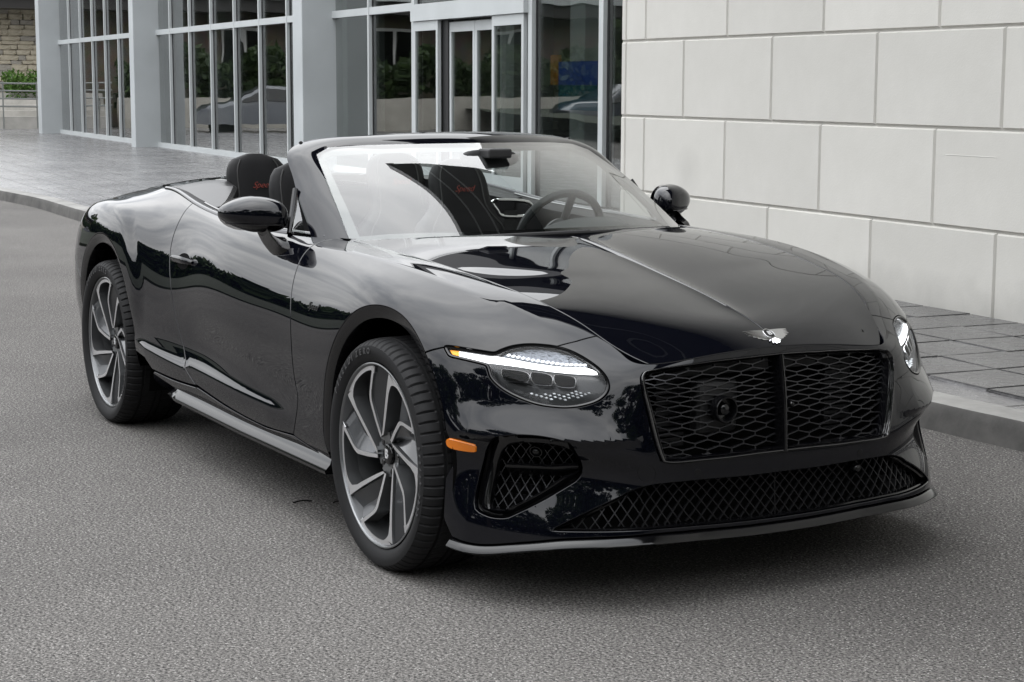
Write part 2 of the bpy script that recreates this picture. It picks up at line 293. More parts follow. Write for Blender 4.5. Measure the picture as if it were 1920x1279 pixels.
O={'lamp': [(1.1617, 0.3489), (1.1508, 0.3385), (1.0837, 0.3223), (1.0239, 0.3061), (0.9969, 0.2955), (0.9863, 0.2754), (0.9692, 0.2455), (0.9395, 0.212), (0.9041, 0.185), (0.8638, 0.1619), (0.8116, 0.1481), (0.7411, 0.1492), (0.6655, 0.1655), (0.6164, 0.1977), (0.5924, 0.2463), (0.5913, 0.2986), (0.6098, 0.349), (0.6473, 0.3905), (0.6877, 0.416), (0.7315, 0.4296), (0.7776, 0.4355), (0.8282, 0.4319), (0.8823, 0.4222), (0.9221, 0.4095), (0.9562, 0.3907), (0.978, 0.3664), (0.9916, 0.3554), (1.0209, 0.3582), (1.0758, 0.3666), (1.1236, 0.3725), (1.1442, 0.3636)], 'grille': [(0.1353, 0.0532), (0.2522, 0.0471), (0.3768, 0.0519), (0.4588, 0.081), (0.4802, 0.1128), (0.4804, 0.1634), (0.4507, 0.3566), (0.4332, 0.4819), (0.4192, 0.5574), (0.3993, 0.584), (0.2793, 0.5664), (0.1078, 0.5577)], 'fog': [(0.8952, 0.5922), (0.8559, 0.571), (0.7751, 0.5552), (0.697, 0.5567), (0.6728, 0.5712), (0.6519, 0.6307), (0.6388, 0.6702), (0.6414, 0.69), (0.6575, 0.71), (0.7215, 0.7432), (0.7735, 0.766), (0.8249, 0.7875), (0.8516, 0.7978), (0.8956, 0.8015), (0.937, 0.7964), (0.9572, 0.787), (0.9603, 0.7639), (0.9543, 0.7266), (0.9412, 0.6871), (0.9259, 0.6448)], 'low': [(0.1324, 0.6631), (0.2848, 0.6607), (0.4149, 0.6826), (0.4998, 0.7172), (0.5357, 0.7378), (0.5934, 0.7626), (0.6608, 0.7911), (0.7149, 0.8162), (0.6227, 0.812), (0.538, 0.8083), (0.4199, 0.8044), (0.2819, 0.8092), (0.1308, 0.8135)], 'split_top': [(0.0122, 0.8332), (0.1308, 0.8292), (0.2819, 0.8242), (0.42, 0.8195), (0.5235, 0.8243), (0.6715, 0.8354), (0.7922, 0.8552), (0.9272, 0.8793), (1.0507, 0.8783)], 'marker': [(1.0883, 0.644), (1.0796, 0.6328), (1.0573, 0.6265), (0.9782, 0.6323), (0.9654, 0.6399), (0.965, 0.6521), (0.9785, 0.6646), (1.0714, 0.6639)], 'tow': [(0.4559, 0.6442)], 'sensor': [(0.3002, 0.623)], 'doorF': [(2.3375, 0.1675), (2.2979, 0.2973), (2.2487, 0.3951), (2.2299, 0.6033), (2.1725, 0.6633), (2.2385, 0.7363), (2.2457, 0.7818)], 'doorR': [(3.6536, 0.0341), (3.6133, 0.1719), (3.6326, 0.2488), (3.6027, 0.3265), (3.5061, 0.5132), (3.41, 0.6414), (3.3464, 0.7289), (3.2213, 0.7764)], 'doorB': [(3.2213, 0.7764), (2.9084, 0.7919), (2.4889, 0.8025), (2.2496, 0.7901), (1.9809, 0.842)], 'lampseamF': [(1.2524, 0.4084), (1.2027, 0.3743), (1.1617, 0.3489)], 'lampseamT': [(0.8638, 0.1619), (0.847, 0.0998), (0.8403, 0.0115)], 'handle': [(3.5801, 0.3003), (3.4703, 0.3102), (3.3355, 0.3194)], 'marchlow': [(1.0886, 0.8639), (1.0884, 0.7839), (1.1041, 0.6971)], 'badge': [(2.0629, 0.3509)], 'fuel': [(3.6206, 0.2139)], 'arch_sill': [(2.0697, 0.8987), (1.9246, 0.8288), (2.0208, 0.7476)], 'arch_r': [(3.804, 0.7123), (3.7409, 0.7992), (3.8166, 0.9415)], 'drl': [(1.112, 0.3368), (1.0384, 0.3182), (0.9689, 0.2974), (0.9038, 0.2783), (0.8589, 0.2629), (0.7856, 0.2308), (0.7171, 0.185), (0.6656, 0.1888), (0.7271, 0.2293), (0.7865, 0.2587), (0.8451, 0.2825), (0.9049, 0.3026), (0.9646, 0.3248), (1.0279, 0.3462), (1.0963, 0.3632)], 'amber': [(1.1465, 0.3453), (1.1349, 0.3369), (1.1126, 0.3371), (1.097, 0.3635), (1.1161, 0.369), (1.1352, 0.361)], 'crown': [(0.9715, 0.294), (0.9617, 0.2677), (0.9387, 0.2354), (0.9067, 0.2043), (0.8682, 0.1791), (0.8183, 0.1639), (0.7666, 0.1618), (0.7182, 0.177), (0.7886, 0.2264), (0.8617, 0.259), (0.9066, 0.2747)], 'proj1': [(0.9401, 0.3463), (0.9347, 0.3365), (0.8638, 0.3152), (0.8435, 0.3552), (0.899, 0.3767), (0.9183, 0.3743), (0.9313, 0.3625)], 'proj2': [(0.852, 0.3139), (0.8477, 0.3007), (0.7939, 0.2886), (0.7706, 0.332), (0.8092, 0.3511), (0.8277, 0.345), (0.8417, 0.3317)], 'proj3': [(0.7833, 0.2881), (0.7805, 0.2744), (0.725, 0.2577), (0.7018, 0.3062), (0.7386, 0.3275), (0.7579, 0.3226), (0.7735, 0.3057)], 'sparkle': [(0.9012, 0.3972), (0.8748, 0.4012), (0.8233, 0.391), (0.7634, 0.3724), (0.7085, 0.344), (0.6804, 0.3121), (0.6471, 0.2989), (0.6475, 0.3292), (0.6839, 0.3692), (0.7395, 0.396), (0.8012, 0.4069), (0.8519, 0.407)], 'fogin': [(0.8539, 0.6328), (0.8156, 0.6122), (0.7498, 0.5966), (0.6983, 0.6006), (0.6753, 0.6107), (0.6595, 0.6373), (0.647, 0.6714), (0.6505, 0.6885), (0.6971, 0.7079), (0.7488, 0.7363), (0.8009, 0.759), (0.849, 0.7772), (0.8598, 0.7829), (0.895, 0.7855), (0.9093, 0.7831), (0.9136, 0.7608), (0.9061, 0.7228), (0.896, 0.6885), (0.8797, 0.6603)], 'fogvane': [(0.8696, 0.6956), (0.7785, 0.6924), (0.7081, 0.6892), (0.6494, 0.6777)], 'fogcam': [(0.777, 0.6568)], 'gcam': [(0.1983, 0.339)], 'ncam': [(-0.0254, 0.3454)]}

# ================================================================== the place
E1=np.array([-.9964,.0845]); E2=np.array([.0845,.9964]); O0=np.array([-3.2,4.52])     # along the facade, into the building
BROT=math.atan2(E1[1],E1[0])
def B(a,d,z): q=O0+E1*a+E2*d; return (q[0],q[1],z)
class BM(MB):
    "boxes in facade coordinates: a along the front, d depth, z up"
    def bb(s,a0,a1,d0,d1,z0,z1,m=0):
        c=[(a0,d0),(a1,d0),(a1,d1),(a0,d1)]; V=[B(a,d,z0) for a,d in c]+[B(a,d,z1) for a,d in c]
        F=[(0,1,2,3),(7,6,5,4),(4,5,1,0),(5,6,2,1),(6,7,3,2),(7,4,0,3)]
        s.add(V,F,m)
# --- materials
def asphalt_mat():
    m,t,b,N,L=nmat('asphalt'); tc=N('ShaderNodeTexCoord')
    n1=N('ShaderNodeTexNoise'); n1.inputs['Scale'].default_value=.45; n1.inputs['Detail'].default_value=9; n1.inputs['Roughness'].default_value=.62
    n2=N('ShaderNodeTexNoise'); n2.inputs['Scale'].default_value=105; n2.inputs['Detail'].default_value=3; n2.inputs['Roughness'].default_value=.7
    v=N('ShaderNodeTexVoronoi'); v.inputs['Scale'].default_value=120
    v2=N('ShaderNodeTexVoronoi'); v2.inputs['Scale'].default_value=150
    for n in (n1,n2,v,v2): L(tc.outputs['Object'],n.inputs['Vector'])
    r1=N('ShaderNodeValToRGB'); r1.color_ramp.elements[0].position=.36; r1.color_ramp.elements[0].color=(.080,.0765,.074,1); r1.color_ramp.elements[1].position=.68; r1.color_ramp.elements[1].color=(.142,.136,.130,1); n0=N('ShaderNodeTexNoise'); n0.inputs['Scale'].default_value=.16; n0.inputs['Detail'].default_value=3; mpa=N('ShaderNodeMapping'); mpa.inputs['Scale'].default_value=(.45,1.5,1); L(tc.outputs['Object'],mpa.inputs[0]); L(mpa.outputs[0],n0.inputs['Vector']); av=N('ShaderNodeMath'); av.operation='MULTIPLY_ADD'; av.inputs[1].default_value=.55; L(n1.outputs['Fac'],av.inputs[0]); a2=N('ShaderNodeMath'); a2.operation='MULTIPLY'; a2.inputs[1].default_value=.5; L(n0.outputs['Fac'],a2.inputs[0]); L(a2.outputs[0],av.inputs[2]); L(av.outputs[0],r1.inputs[0])
    r2=N('ShaderNodeValToRGB'); r2.color_ramp.elements[0].position=.36; r2.color_ramp.elements[0].color=(.20,.20,.21,1); r2.color_ramp.elements[1].position=.66; r2.color_ramp.elements[1].color=(1.85,1.84,1.82,1); L(n2.outputs['Fac'],r2.inputs[0])
    mu=N('ShaderNodeMix'); mu.data_type='RGBA'; mu.blend_type='MULTIPLY'; mu.inputs[0].default_value=1; L(r1.outputs[0],mu.inputs[6]); L(r2.outputs[0],mu.inputs[7])
    # pale aggregate chips
    r3=N('ShaderNodeValToRGB'); r3.color_ramp.elements[0].position=.74; r3.color_ramp.elements[0].color=(0,0,0,1); r3.color_ramp.elements[1].position=.90; r3.color_ramp.elements[1].color=(1,1,1,1)
    sx=N('ShaderNodeSeparateColor'); L(v.outputs['Color'],sx.inputs[0]); L(sx.outputs[0],r3.inputs[0])
    ds=N('ShaderNodeMath'); ds.operation='LESS_THAN'; ds.inputs[1].default_value=.34; L(v.outputs['Distance'],ds.inputs[0])
    mm=N('ShaderNodeMath'); mm.operation='MULTIPLY'; L(r3.outputs[0],mm.inputs[0]); L(ds.outputs[0],mm.inputs[1])
    m2=N('ShaderNodeMix'); m2.data_type='RGBA'; L(mm.outputs[0],m2.inputs[0]); L(mu.outputs[2],m2.inputs[6]); m2.inputs[7].default_value=(.34,.33,.315,1)
    L(m2.outputs[2],b.inputs['Base Color']); b.inputs['Roughness'].default_value=.9; b.inputs['Specular IOR Level'].default_value=.12
    bp=N('ShaderNodeBump'); bp.inputs['Strength'].default_value=.6; bp.inputs['Distance'].default_value=.004
    ad=N('ShaderNodeMath'); ad.operation='ADD'; L(v2.outputs['Distance'],ad.inputs[0]); L(n2.outputs['Fac'],ad.inputs[1]); L(ad.outputs[0],bp.inputs['Height']); L(bp.outputs[0],b.inputs['Normal'])
    return m
def plaza_mat(name,joints=True,k=1.0):
    m,t,b,N,L=nmat(name); tc=N('ShaderNodeTexCoord'); mp=N('ShaderNodeMapping'); mp.inputs['Rotation'].default_value=(0,0,-(BROT-math.pi)); L(tc.outputs['Object'],mp.inputs[0])
    n1=N('ShaderNodeTexNoise'); n1.inputs['Scale'].default_value=1.1; n1.inputs['Detail'].default_value=8; n1.inputs['Roughness'].default_value=.62
    n2=N('ShaderNodeTexNoise'); n2.inputs['Scale'].default_value=14; n2.inputs['Detail'].default_value=6
    n3=N('ShaderNodeTexNoise'); n3.inputs['Scale'].default_value=4.5; n3.inputs['Detail'].default_value=9; n3.inputs['Roughness'].default_value=.7
    for n in (n1,n2,n3): L(mp.outputs[0],n.inputs['Vector'])
    r=N('ShaderNodeValToRGB'); r.color_ramp.elements[0].position=.34; r.color_ramp.elements[0].color=(.095,.093,.096,1); r.color_ramp.elements[1].position=.70; r.color_ramp.elements[1].color=(.20,.197,.198,1); L(n1.outputs['Fac'],r.inputs[0])
    rw=N('ShaderNodeValToRGB'); rw.color_ramp.elements[0].position=.60; rw.color_ramp.elements[0].color=(0,0,0,1); rw.color_ramp.elements[1].position=.70; rw.color_ramp.elements[1].color=(1,1,1,1); L(n3.outputs['Fac'],rw.inputs[0])
    mw=N('ShaderNodeMix'); mw.data_type='RGBA'; L(rw.outputs[0],mw.inputs[0]); L(r.outputs[0],mw.inputs[6]); mw.inputs[7].default_value=(.24,.236,.23,1)
    col=mw.outputs[2]
    h=N('ShaderNodeMath'); h.operation='ADD'; L(n2.outputs['Fac'],h.inputs[0]); L(n1.outputs['Fac'],h.inputs[1]); hh=h.outputs[0]
    if joints:
        bk=N('ShaderNodeTexBrick'); bk.inputs['Scale'].default_value=1; bk.inputs['Brick Width'].default_value=.9; bk.inputs['Row Height'].default_value=.45; bk.inputs['Mortar Size'].default_value=.014; bk.inputs['Mortar Smooth'].default_value=.5; bk.squash=1.4; bk.squash_frequency=3
        wob=N('ShaderNodeMix'); wob.data_type='VECTOR'; wob.inputs[0].default_value=.06; L(mp.outputs[0],wob.inputs[4]); L(n1.outputs['Color'],wob.inputs[5]); L(mp.outputs[0],bk.inputs['Vector'])
        md=N('ShaderNodeMix'); md.data_type='RGBA'; L(bk.outputs['Fac'],md.inputs[0]); L(col,md.inputs[6]); md.inputs[7].default_value=(.03,.029,.028,1); col=md.outputs[2]
        sb=N('ShaderNodeMath'); sb.operation='SUBTRACT'; L(hh,sb.inputs[0]); L(bk.outputs['Fac'],sb.inputs[1]); hh=sb.outputs[0]
    dk=N('ShaderNodeMix'); dk.data_type='RGBA'; dk.blend_type='MULTIPLY'; dk.inputs[0].default_value=1; L(col,dk.inputs[6]); dk.inputs[7].default_value=(k,k,k,1); L(dk.outputs[2],b.inputs['Base Color'])
    rr=N('ShaderNodeMapRange'); rr.inputs[3].default_value=.10; rr.inputs[4].default_value=.42; L(n3.outputs['Fac'],rr.inputs[0]); L(rr.outputs[0],b.inputs['Roughness'])
    bp=N('ShaderNodeBump'); bp.inputs['Strength'].default_value=.55; bp.inputs['Distance'].default_value=.02; L(hh,bp.inputs['Height']); L(bp.outputs[0],b.inputs['Normal'])
    return m
def concrete(name,c0,c1,sc=3,rough=.85,bs=60):
    m,t,b,N,L=nmat(name); tc=N('ShaderNodeTexCoord')
    n=N('ShaderNodeTexNoise'); n.inputs['Scale'].default_value=sc; n.inputs['Detail'].default_value=8; n.inputs['Roughness'].default_value=.65; L(tc.outputs['Object'],n.inputs['Vector'])
    r=N('ShaderNodeValToRGB'); r.color_ramp.elements[0].position=.3; r.color_ramp.elements[0].color=(*c0,1); r.color_ramp.elements[1].position=.72; r.color_ramp.elements[1].color=(*c1,1); L(n.outputs['Fac'],r.inputs[0]); L(r.outputs[0],b.inputs['Base Color'])
    n2=N('ShaderNodeTexNoise'); n2.inputs['Scale'].default_value=bs; n2.inputs['Detail'].default_value=4; L(tc.outputs['Object'],n2.inputs['Vector'])
    bp=N('ShaderNodeBump'); bp.inputs['Strength'].default_value=.25; bp.inputs['Distance'].default_value=.004; L(n2.outputs['Fac'],bp.inputs['Height']); L(bp.outputs[0],b.inputs['Normal']); b.inputs['Roughness'].default_value=rough
    return m
M_asph=asphalt_mat(); M_plaza=plaza_mat('stamped_concrete'); M_slab=plaza_mat('slate_slab',False,.62)
M_kerb=concrete('kerb_concrete',(.075,.073,.068),(.19,.185,.175),3.5)
M_block=concrete('wall_stone',(.560,.548,.510),(.628,.615,.577),1.3,.8,90)
def block_wear(m):
    t=m.node_tree; N=t.nodes.new; L=t.links.new; b=t.nodes['Principled BSDF']; src=b.inputs['Base Color'].links[0].from_socket
    oi=N('ShaderNodeObjectInfo'); mr=N('ShaderNodeMapRange'); mr.inputs[3].default_value=.94; mr.inputs[4].default_value=1.05; L(oi.outputs['Random'],mr.inputs[0])
    geo=N('ShaderNodeNewGeometry'); sp_=N('ShaderNodeSeparateXYZ'); L(geo.outputs['Position'],sp_.inputs[0]); n=N('ShaderNodeTexNoise'); n.inputs['Scale'].default_value=2.5; n.inputs['Detail'].default_value=6; L(geo.outputs['Position'],n.inputs['Vector'])
    # splash dirt along the foot of the wall
    ad=N('ShaderNodeMath'); ad.operation='MULTIPLY_ADD'; ad.inputs[1].default_value=.5; L(n.outputs['Fac'],ad.inputs[0]); L(sp_.outputs['Z'],ad.inputs[2]); dr=N('ShaderNodeMapRange'); dr.inputs[1].default_value=.34; dr.inputs[2].default_value=.62; dr.inputs[3].default_value=.72; dr.inputs[4].default_value=1.0; L(ad.outputs[0],dr.inputs[0])
    sm=B(3.45,0,.86); vd=N('ShaderNodeVectorMath'); vd.operation='DISTANCE'; vd.inputs[1].default_value=sm; L(geo.outputs['Position'],vd.inputs[0]); na=N('ShaderNodeMath'); na.operation='MULTIPLY_ADD'; na.inputs[1].default_value=.22; L(n.outputs['Fac'],na.inputs[0]); L(vd.outputs['Value'],na.inputs[2]); sd_=N('ShaderNodeMapRange'); sd_.inputs[1].default_value=.15; sd_.inputs[2].default_value=.34; sd_.inputs[3].default_value=.88; sd_.inputs[4].default_value=1.0; L(na.outputs[0],sd_.inputs[0]); ms=N('ShaderNodeMath'); ms.operation='MULTIPLY'; L(dr.outputs[0],ms.inputs[0]); L(sd_.outputs[0],ms.inputs[1]); dr=ms
    m1=N('ShaderNodeMath'); m1.operation='MULTIPLY'; L(mr.outputs[0],m1.inputs[0]); L(dr.outputs[0],m1.inputs[1]); mu=N('ShaderNodeMix'); mu.data_type='RGBA'; mu.blend_type='MULTIPLY'; mu.inputs[0].default_value=1; L(src,mu.inputs[6]); L(m1.outputs[0],mu.inputs[7]); L(mu.outputs[2],b.inputs['Base Color'])
block_wear(M_block)
M_joint=pmat('wall_joint',(.44,.43,.40),.9)
M_alu=pmat('painted_aluminium',(.47,.495,.50),.38,0,noise=(2,.05))
M_colm=pmat('column_cladding',(.42,.445,.455),.55,0,noise=(1.2,.06),bump=(120,.1,.003))
M_gask=pmat('black_gasket',(.01,.01,.011),.5)
M_glassb=glass_mat('window_glass',(.74,.77,.75),1.9,1.6,wavy=(.9,.035))
M_inwall=pmat('interior_wall',(.22,.22,.21),.8,noise=(.7,.2)); M_infloor=pmat('interior_floor',(.13,.125,.12),.25)
M_white=pmat('white_trim',(.72,.72,.70),.5)
# --- ground
g=MB(); S_=420
g.add([(-S_,-S_,0),(S_,-S_,0),(S_,S_,0),(-S_,S_,0)],[(0,1,2,3)])
structure(g.build('road',M_asph,auto=None))
# kerb line (top edge), plaza behind it
kerb=catmull(np.array([(16,1.7),(9,2.0),(4,2.18),(1,2.24),(-.44,2.24),(-.98,2.235),(-3.5,2.27),(-8,2.32),(-12.5,2.28),(-14.8,2.34),(-16.9,2.47),(-18.7,2.45),(-24,2.3),(-40,2.2),(-90,2.2)]),8)
KH=.125
kb=MB(); kn=[]
for i in range(len(kerb)):
    a=kerb[max(0,i-1)]; b=kerb[min(len(kerb)-1,i+1)]; t=(b-a)/np.linalg.norm(b-a); kn.append(np.array([-t[1],t[0]]))
kn=np.array(kn); kn*=np.sign(kn[:,1:2]*-1)         # points towards the road (-y)
M_kerbf=concrete('kerb_face_dark',(.040,.039,.037),(.105,.101,.095),4.0); M_kerbt=concrete('kerb_top',(.15,.147,.14),(.30,.295,.28),3.0)  # face coloured darker than the top of the kerb
def krow(prof): return np.array([[(*(kerb[i]+kn[i]*o),h) for o,h in prof] for i in range(len(kerb))])
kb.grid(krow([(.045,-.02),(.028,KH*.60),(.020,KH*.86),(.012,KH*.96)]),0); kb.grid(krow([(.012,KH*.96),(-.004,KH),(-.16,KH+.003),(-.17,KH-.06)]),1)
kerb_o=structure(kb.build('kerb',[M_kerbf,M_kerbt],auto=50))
pz=MB(); PB=[]
inner=kerb-kn*.165
V=[(*q,KH) for q in inner]+[(-90,60,KH),(14,60,KH)]
pz.add(V,[tuple(range(len(V)))]); plaza=structure(pz.build('pavement',M_plaza,auto=None))
if plaza.data.polygons[0].normal.z<0: plaza.data.flip_normals()
# slabs one by one where they can be told apart (right of the car)
random.seed(4)
slab_me=[]
for k in range(6):
    bmx=bmesh.new(); bmesh.ops.create_cube(bmx,size=1); 
    for v in bmx.verts: v.co.x*=.438; v.co.y*=.418; v.co.z*=.03
    for v in bmx.verts:
        v.co.x+=random.uniform(-.008,.008); v.co.y+=random.uniform(-.008,.008)
        if v.co.z>0: v.co.z+=random.uniform(-.003,.003)
    bmesh.ops.bevel(bmx,geom=[e for e in bmx.edges if all(v.co.z>0 for v in e.verts)],offset=.007,segments=2,affect='EDGES')
    me=bpy.data.meshes.new('slab'); bmx.to_mesh(me); bmx.free(); me.materials.append(M_slab); slab_me.append(me)
bed=MB()
for i in range(-8,16):
    for j in range(5):
        a=-.30+i*.45+random.uniform(-.004,.004); d=-.24-j*.425; q=O0+E1*a+E2*d
        kd=np.linalg.norm(kerb-q,axis=1); ki=kd.argmin(); sd_=(q-kerb[ki])@(-kn[ki])
        if sd_<.40: continue
        o=bpy.data.objects.new('slab',slab_me[(i*7+j*3)%6]); COL.objects.link(o); o.parent=plaza; o.location=(q[0],q[1],KH+.002); o.rotation_euler=(0,0,BROT+math.pi*((i+j)%2))
# --- block wall
wall=empty('block_wall',B(1,0,0)); wm=wall.matrix_world.copy()
def child(o,p):
    o.parent=p; o.matrix_parent_inverse=Matrix.Translation(-Vector(p.location)) if p.rotation_euler.z==0 else p.matrix_basis.inverted(); return o
tag(wall,'pale stone block wall to the right of the glass entrance','wall')
m=BM(); m.bb(-14,4.57,-.002,2.6,3.085,9.0); child(m.build('upper_wall',M_block,auto=None),wall)
m=BM(); m.bb(-14,4.575,.012,2.6,0,3.08); child(m.build('wall_core',M_joint,auto=None),wall)
CH=.605; BL=1.262; blk={}
def block(a0,a1,z0,z1):
    j=.0055; key=(round(a1-a0,3),round(z1-z0,3))
    if key not in blk:
        L_,H_=a1-a0-2*j,z1-z0-2*j; e=.010
        V=[(-L_/2,0,-H_/2),(L_/2,0,-H_/2),(L_/2,0,H_/2),(-L_/2,0,H_/2),(-L_/2+e,-.016,-H_/2+e),(L_/2-e,-.016,-H_/2+e),(L_/2-e,-.016,H_/2-e),(-L_/2+e,-.016,H_/2-e)]
        me=bpy.data.meshes.new('block'); me.from_pydata(V,[],[(4,5,6,7),(0,1,5,4),(1,2,6,5),(2,3,7,6),(3,0,4,7)]); me.update(); me.materials.append(M_block); blk[key]=me
    o=bpy.data.objects.new('block',blk[key]); COL.objects.link(o); o.location=B((a0+a1)/2,.012,(z0+z1)/2); o.rotation_euler=(0,0,BROT-math.pi)
    child(o,wall)
z=.045; row=0
zs=[(.06,.648),(.648,1.255),(1.255,1.865),(1.865,2.47)]+[(2.47,3.075)]
for r,(z0,z1) in enumerate(zs):
    off=[1.02,.375,1.01,.37][r%4] if r<4 else (1.01 if r%2==0 else .37)
    edges=[4.49]; k=3
    seam=[off+BL*i for i in range(-11,4) if -13.5<off+BL*i<4.3]
    es=sorted([4.49]+seam+[-13.9])
    for a0,a1 in zip(es[:-1],es[1:]): block(a0,a1,z0,z1)
    block(4.49,4.575,z0,z1)

# --- glazed hall
hall=empty('glazed_hall',B(22,2.35,0)); tag(hall,'glazed building front with grey aluminium columns and sliding entrance doors','building')
G=2.35; ZT=2.575; ZTOP=7.2
cols=[(41.75,42.25),(30.46,30.86),(18.72,19.2)]
for a0,a1 in cols:
    m=BM(); m.bb(a0,a1,G-.55,G+.12,KH-.02,ZTOP); bevel(child(m.build('column',M_colm,auto=None),hall),.012)
mull=[40.25,38.75,37.25,35.75,34.25,32.75,31.2, 29.26,27.65,26.0,24.36,22.74,21.1,19.6, 17.04]
def mullion(a,z0,z1,w=.06):
    m=BM(); m.bb(a-w/2,a+w/2,G-.06,G+.07,z0,z1); child(m.build('mullion',M_alu,auto=None),hall)
    m=BM(); m.bb(a-w/2-.035,a-w/2-.001,G-.008,G+.05,z0,z1); m.bb(a+w/2+.001,a+w/2+.035,G-.008,G+.05,z0,z1); child(m.build('gasket',M_gask,auto=None),hall)
for a in mull: mullion(a,KH+.09,ZTOP)
for a in (15.2,11.30,9.42): mullion(a,KH+.02,ZTOP,.11)
for a0,a1 in ((30.86,41.75),(19.2,30.46),(15.26,18.72)):
    m=BM(); m.bb(a0,a1,G-.052,G+.062,ZT-.05,ZT+.06); child(m.build('transom',M_alu,auto=None),hall)
    m=BM(); m.bb(a0,a1,G-.052,G+.062,4.35,4.46); child(m.build('transom',M_alu,auto=None),hall)
    m=BM(); m.bb(a0,a1,G-.06,G+.064,KH-.01,KH+.10); child(m.build('sill',M_alu,auto=None),hall)
def pane(a0,a1,z0,z1,d=G): 
    m=BM(); m.bb(a0,a1,d,d+.02,z0,z1); child(m.build('pane',M_glassb,auto=None),hall)
for lo,hi in ((30.86,41.75),(19.2,30.46),(15.26,18.72)):
    es=sorted([lo,hi]+[x for x in mull if lo<x<hi])
    for a0,a1 in zip(es[:-1],es[1:]):
        pane(a0+.03,a1-.03,KH+.1,ZT-.05); pane(a0+.03,a1-.03,ZT+.06,4.35); pane(a0+.03,a1-.03,4.46,ZTOP)
pane(9.48,11.24,KH+.02,ZTOP); pane(4.6,9.36,KH+.02,ZTOP); pane(11.36,15.14,2.62,ZTOP)
# sliding entrance
m=BM(); m.bb(11.36,15.14,G-.12,G+.10,2.37,2.60); child(m.build('door_header',M_alu,auto=None),hall)
def leaf(a0,a1,d,z1,nm):
    z0=KH+.02; w_=.065
    m=BM(); m.bb(a0,a0+w_,d,d+.05,z0,z1); m.bb(a1-w_,a1,d,d+.05,z0,z1); m.bb(a0+w_,a1-w_,d,d+.05,z1-.13,z1); m.bb(a0+w_,a1-w_,d,d+.05,z0,z0+.22)
    o=child(m.build(nm,M_alu,auto=None),hall)
    q=BM(); q.bb(a0+w_,a1-w_,d+.018,d+.03,z0+.22,z1-.13); p=child(q.build('pane',M_glassb,auto=None),hall); return o
leaf(14.20,15.10,G-.09,2.365,'side_screen'); leaf(11.42,12.38,G-.09,2.365,'side_screen')
leaf(13.14,14.0,G+.0,2.33,'door_leaf'); leaf(12.26,13.13,G+.0,2.33,'door_leaf')
m=BM(); m.bb(14.0,14.2,G-.02,G+.06,KH+.02,2.365); child(m.build('door_jamb',M_gask,auto=None),hall)
# roof slab, dark fascia and rear wall
M_soff=pmat('soffit_plaster',(.50,.48,.44),.8); M_fasc=pmat('bronze_fascia',(.03,.028,.027),.4)
m=BM(); m.bb(4.6,42.4,G-.4,16,ZTOP,ZTOP+.5); child(m.build('roof',M_fasc,auto=None),hall)
m=BM(); m.bb(4.6,42,14.8,15,KH,ZTOP); child(m.build('back_wall',M_inwall,auto=None),hall)
m=BM(); m.bb(41.9,42.1,G+.1,15,KH,ZTOP); child(m.build('end_wall',M_inwall,auto=None),hall)
m=BM(); m.bb(4.6,42,G+.08,14.9,KH+.002,KH+.012); child(m.build('hall_floor',M_infloor,auto=None),hall)
m=BM(); m.bb(4.6,42,G+.1,14.9,ZTOP-.25,ZTOP-.2); child(m.build('ceiling',M_inwall,auto=None),hall)
for a in (7,17.9,29.6,40.8): 
    for dd in (4.0,8.5):
        m=BM(); m.bb(a,a+.55,G+dd,G+dd+.55,KH,ZTOP-.26); child(m.build('inner_column',M_colm,auto=None),hall)
for a0,a1,d in ((20.2,21.0,5.5),(24,24.8,5.5),(33,33.8,5),(10.4,10.75,1.6)):
    m=BM(); m.bb(a0,a1,G+d,G+d+.15,KH,3.9); child(m.build('inner_partition',M_colm,auto=None),hall)

# dark eaves over the block wall
m=BM(); m.bb(-14,3.7,-2.85,2.6,9.0,9.45); child(m.build('eaves',M_fasc,auto=None),wall)
m=BM(); m.bb(-14,3.7,-2.98,-2.852,8.93,9.5); child(m.build('gutter',M_fasc,auto=None),wall)
for d in (-2.35,-1.75): 
    m=BM(); m.bb(-14,3.65,d,d+.06,8.97,8.998); child(m.build('soffit_strip',M_alu,auto=None),wall)

# scar in the render of one block
m=MB(); m.add([B(a,-.0045-.002*k,1.090+.003*k+.0*(a)) for k in (0,1) for a in (.26,.05,-.22)]+[B(a,-.0045,1.0955) for a in (.26,.05,-.22)],[(0,1,4,3),(1,2,5,4),(3,4,7,6),(4,5,8,7)]); child(m.build('surface_scar',pmat('pale_filler',(.63,.62,.585),.8),auto=None),wall)

# wall display behind the glass beside the doors
for a0,a1,z0,z1,c,e in ((16.3,17.85,1.50,1.87,(.02,.06,.30),.16),(16.3,17.85,1.10,1.495,(.01,.10,.14),.08),(17.87,18.15,1.50,1.98,(.35,.14,.02),.06)):
    m=BM(); m.bb(a0,a1,G+3.5,G+3.56,z0,z1); child(m.build('display_panel',pmat('display',c,.3,emit=c,estr=e*.5),auto=None),hall)

# ================================================================== the car (x forward, y left, origin on the ground under the front axle)
car=empty('convertible_car',(0,0,0)); tag(car,'black open-top convertible parked in front of the glass entrance','car')
def paint_mat():
    m,t,b,N,L=nmat('black_paint'); b.inputs['Base Color'].default_value=(.0018,.0021,.0040,1); b.inputs['Roughness'].default_value=.12; b.inputs['Specular IOR Level'].default_value=.0
    b.inputs['Coat Weight'].default_value=1; b.inputs['Coat Roughness'].default_value=.012; b.inputs['Coat IOR'].default_value=1.50
    return m
M_paint=paint_mat()
M_gloss=pmat('gloss_black_trim',(.003,.003,.0035),.10,0,0)
M_matte=pmat('black_plastic',(.012,.012,.013),.55,bump=(300,.15,.001))
M_dark=pmat('cavity_black',(.002,.002,.002),.9,spec=.1)
M_chrome=pmat('bright_trim',(.72,.72,.73),.10,1)
M_dchrome=pmat('dark_chrome',(.10,.10,.105),.14,1)
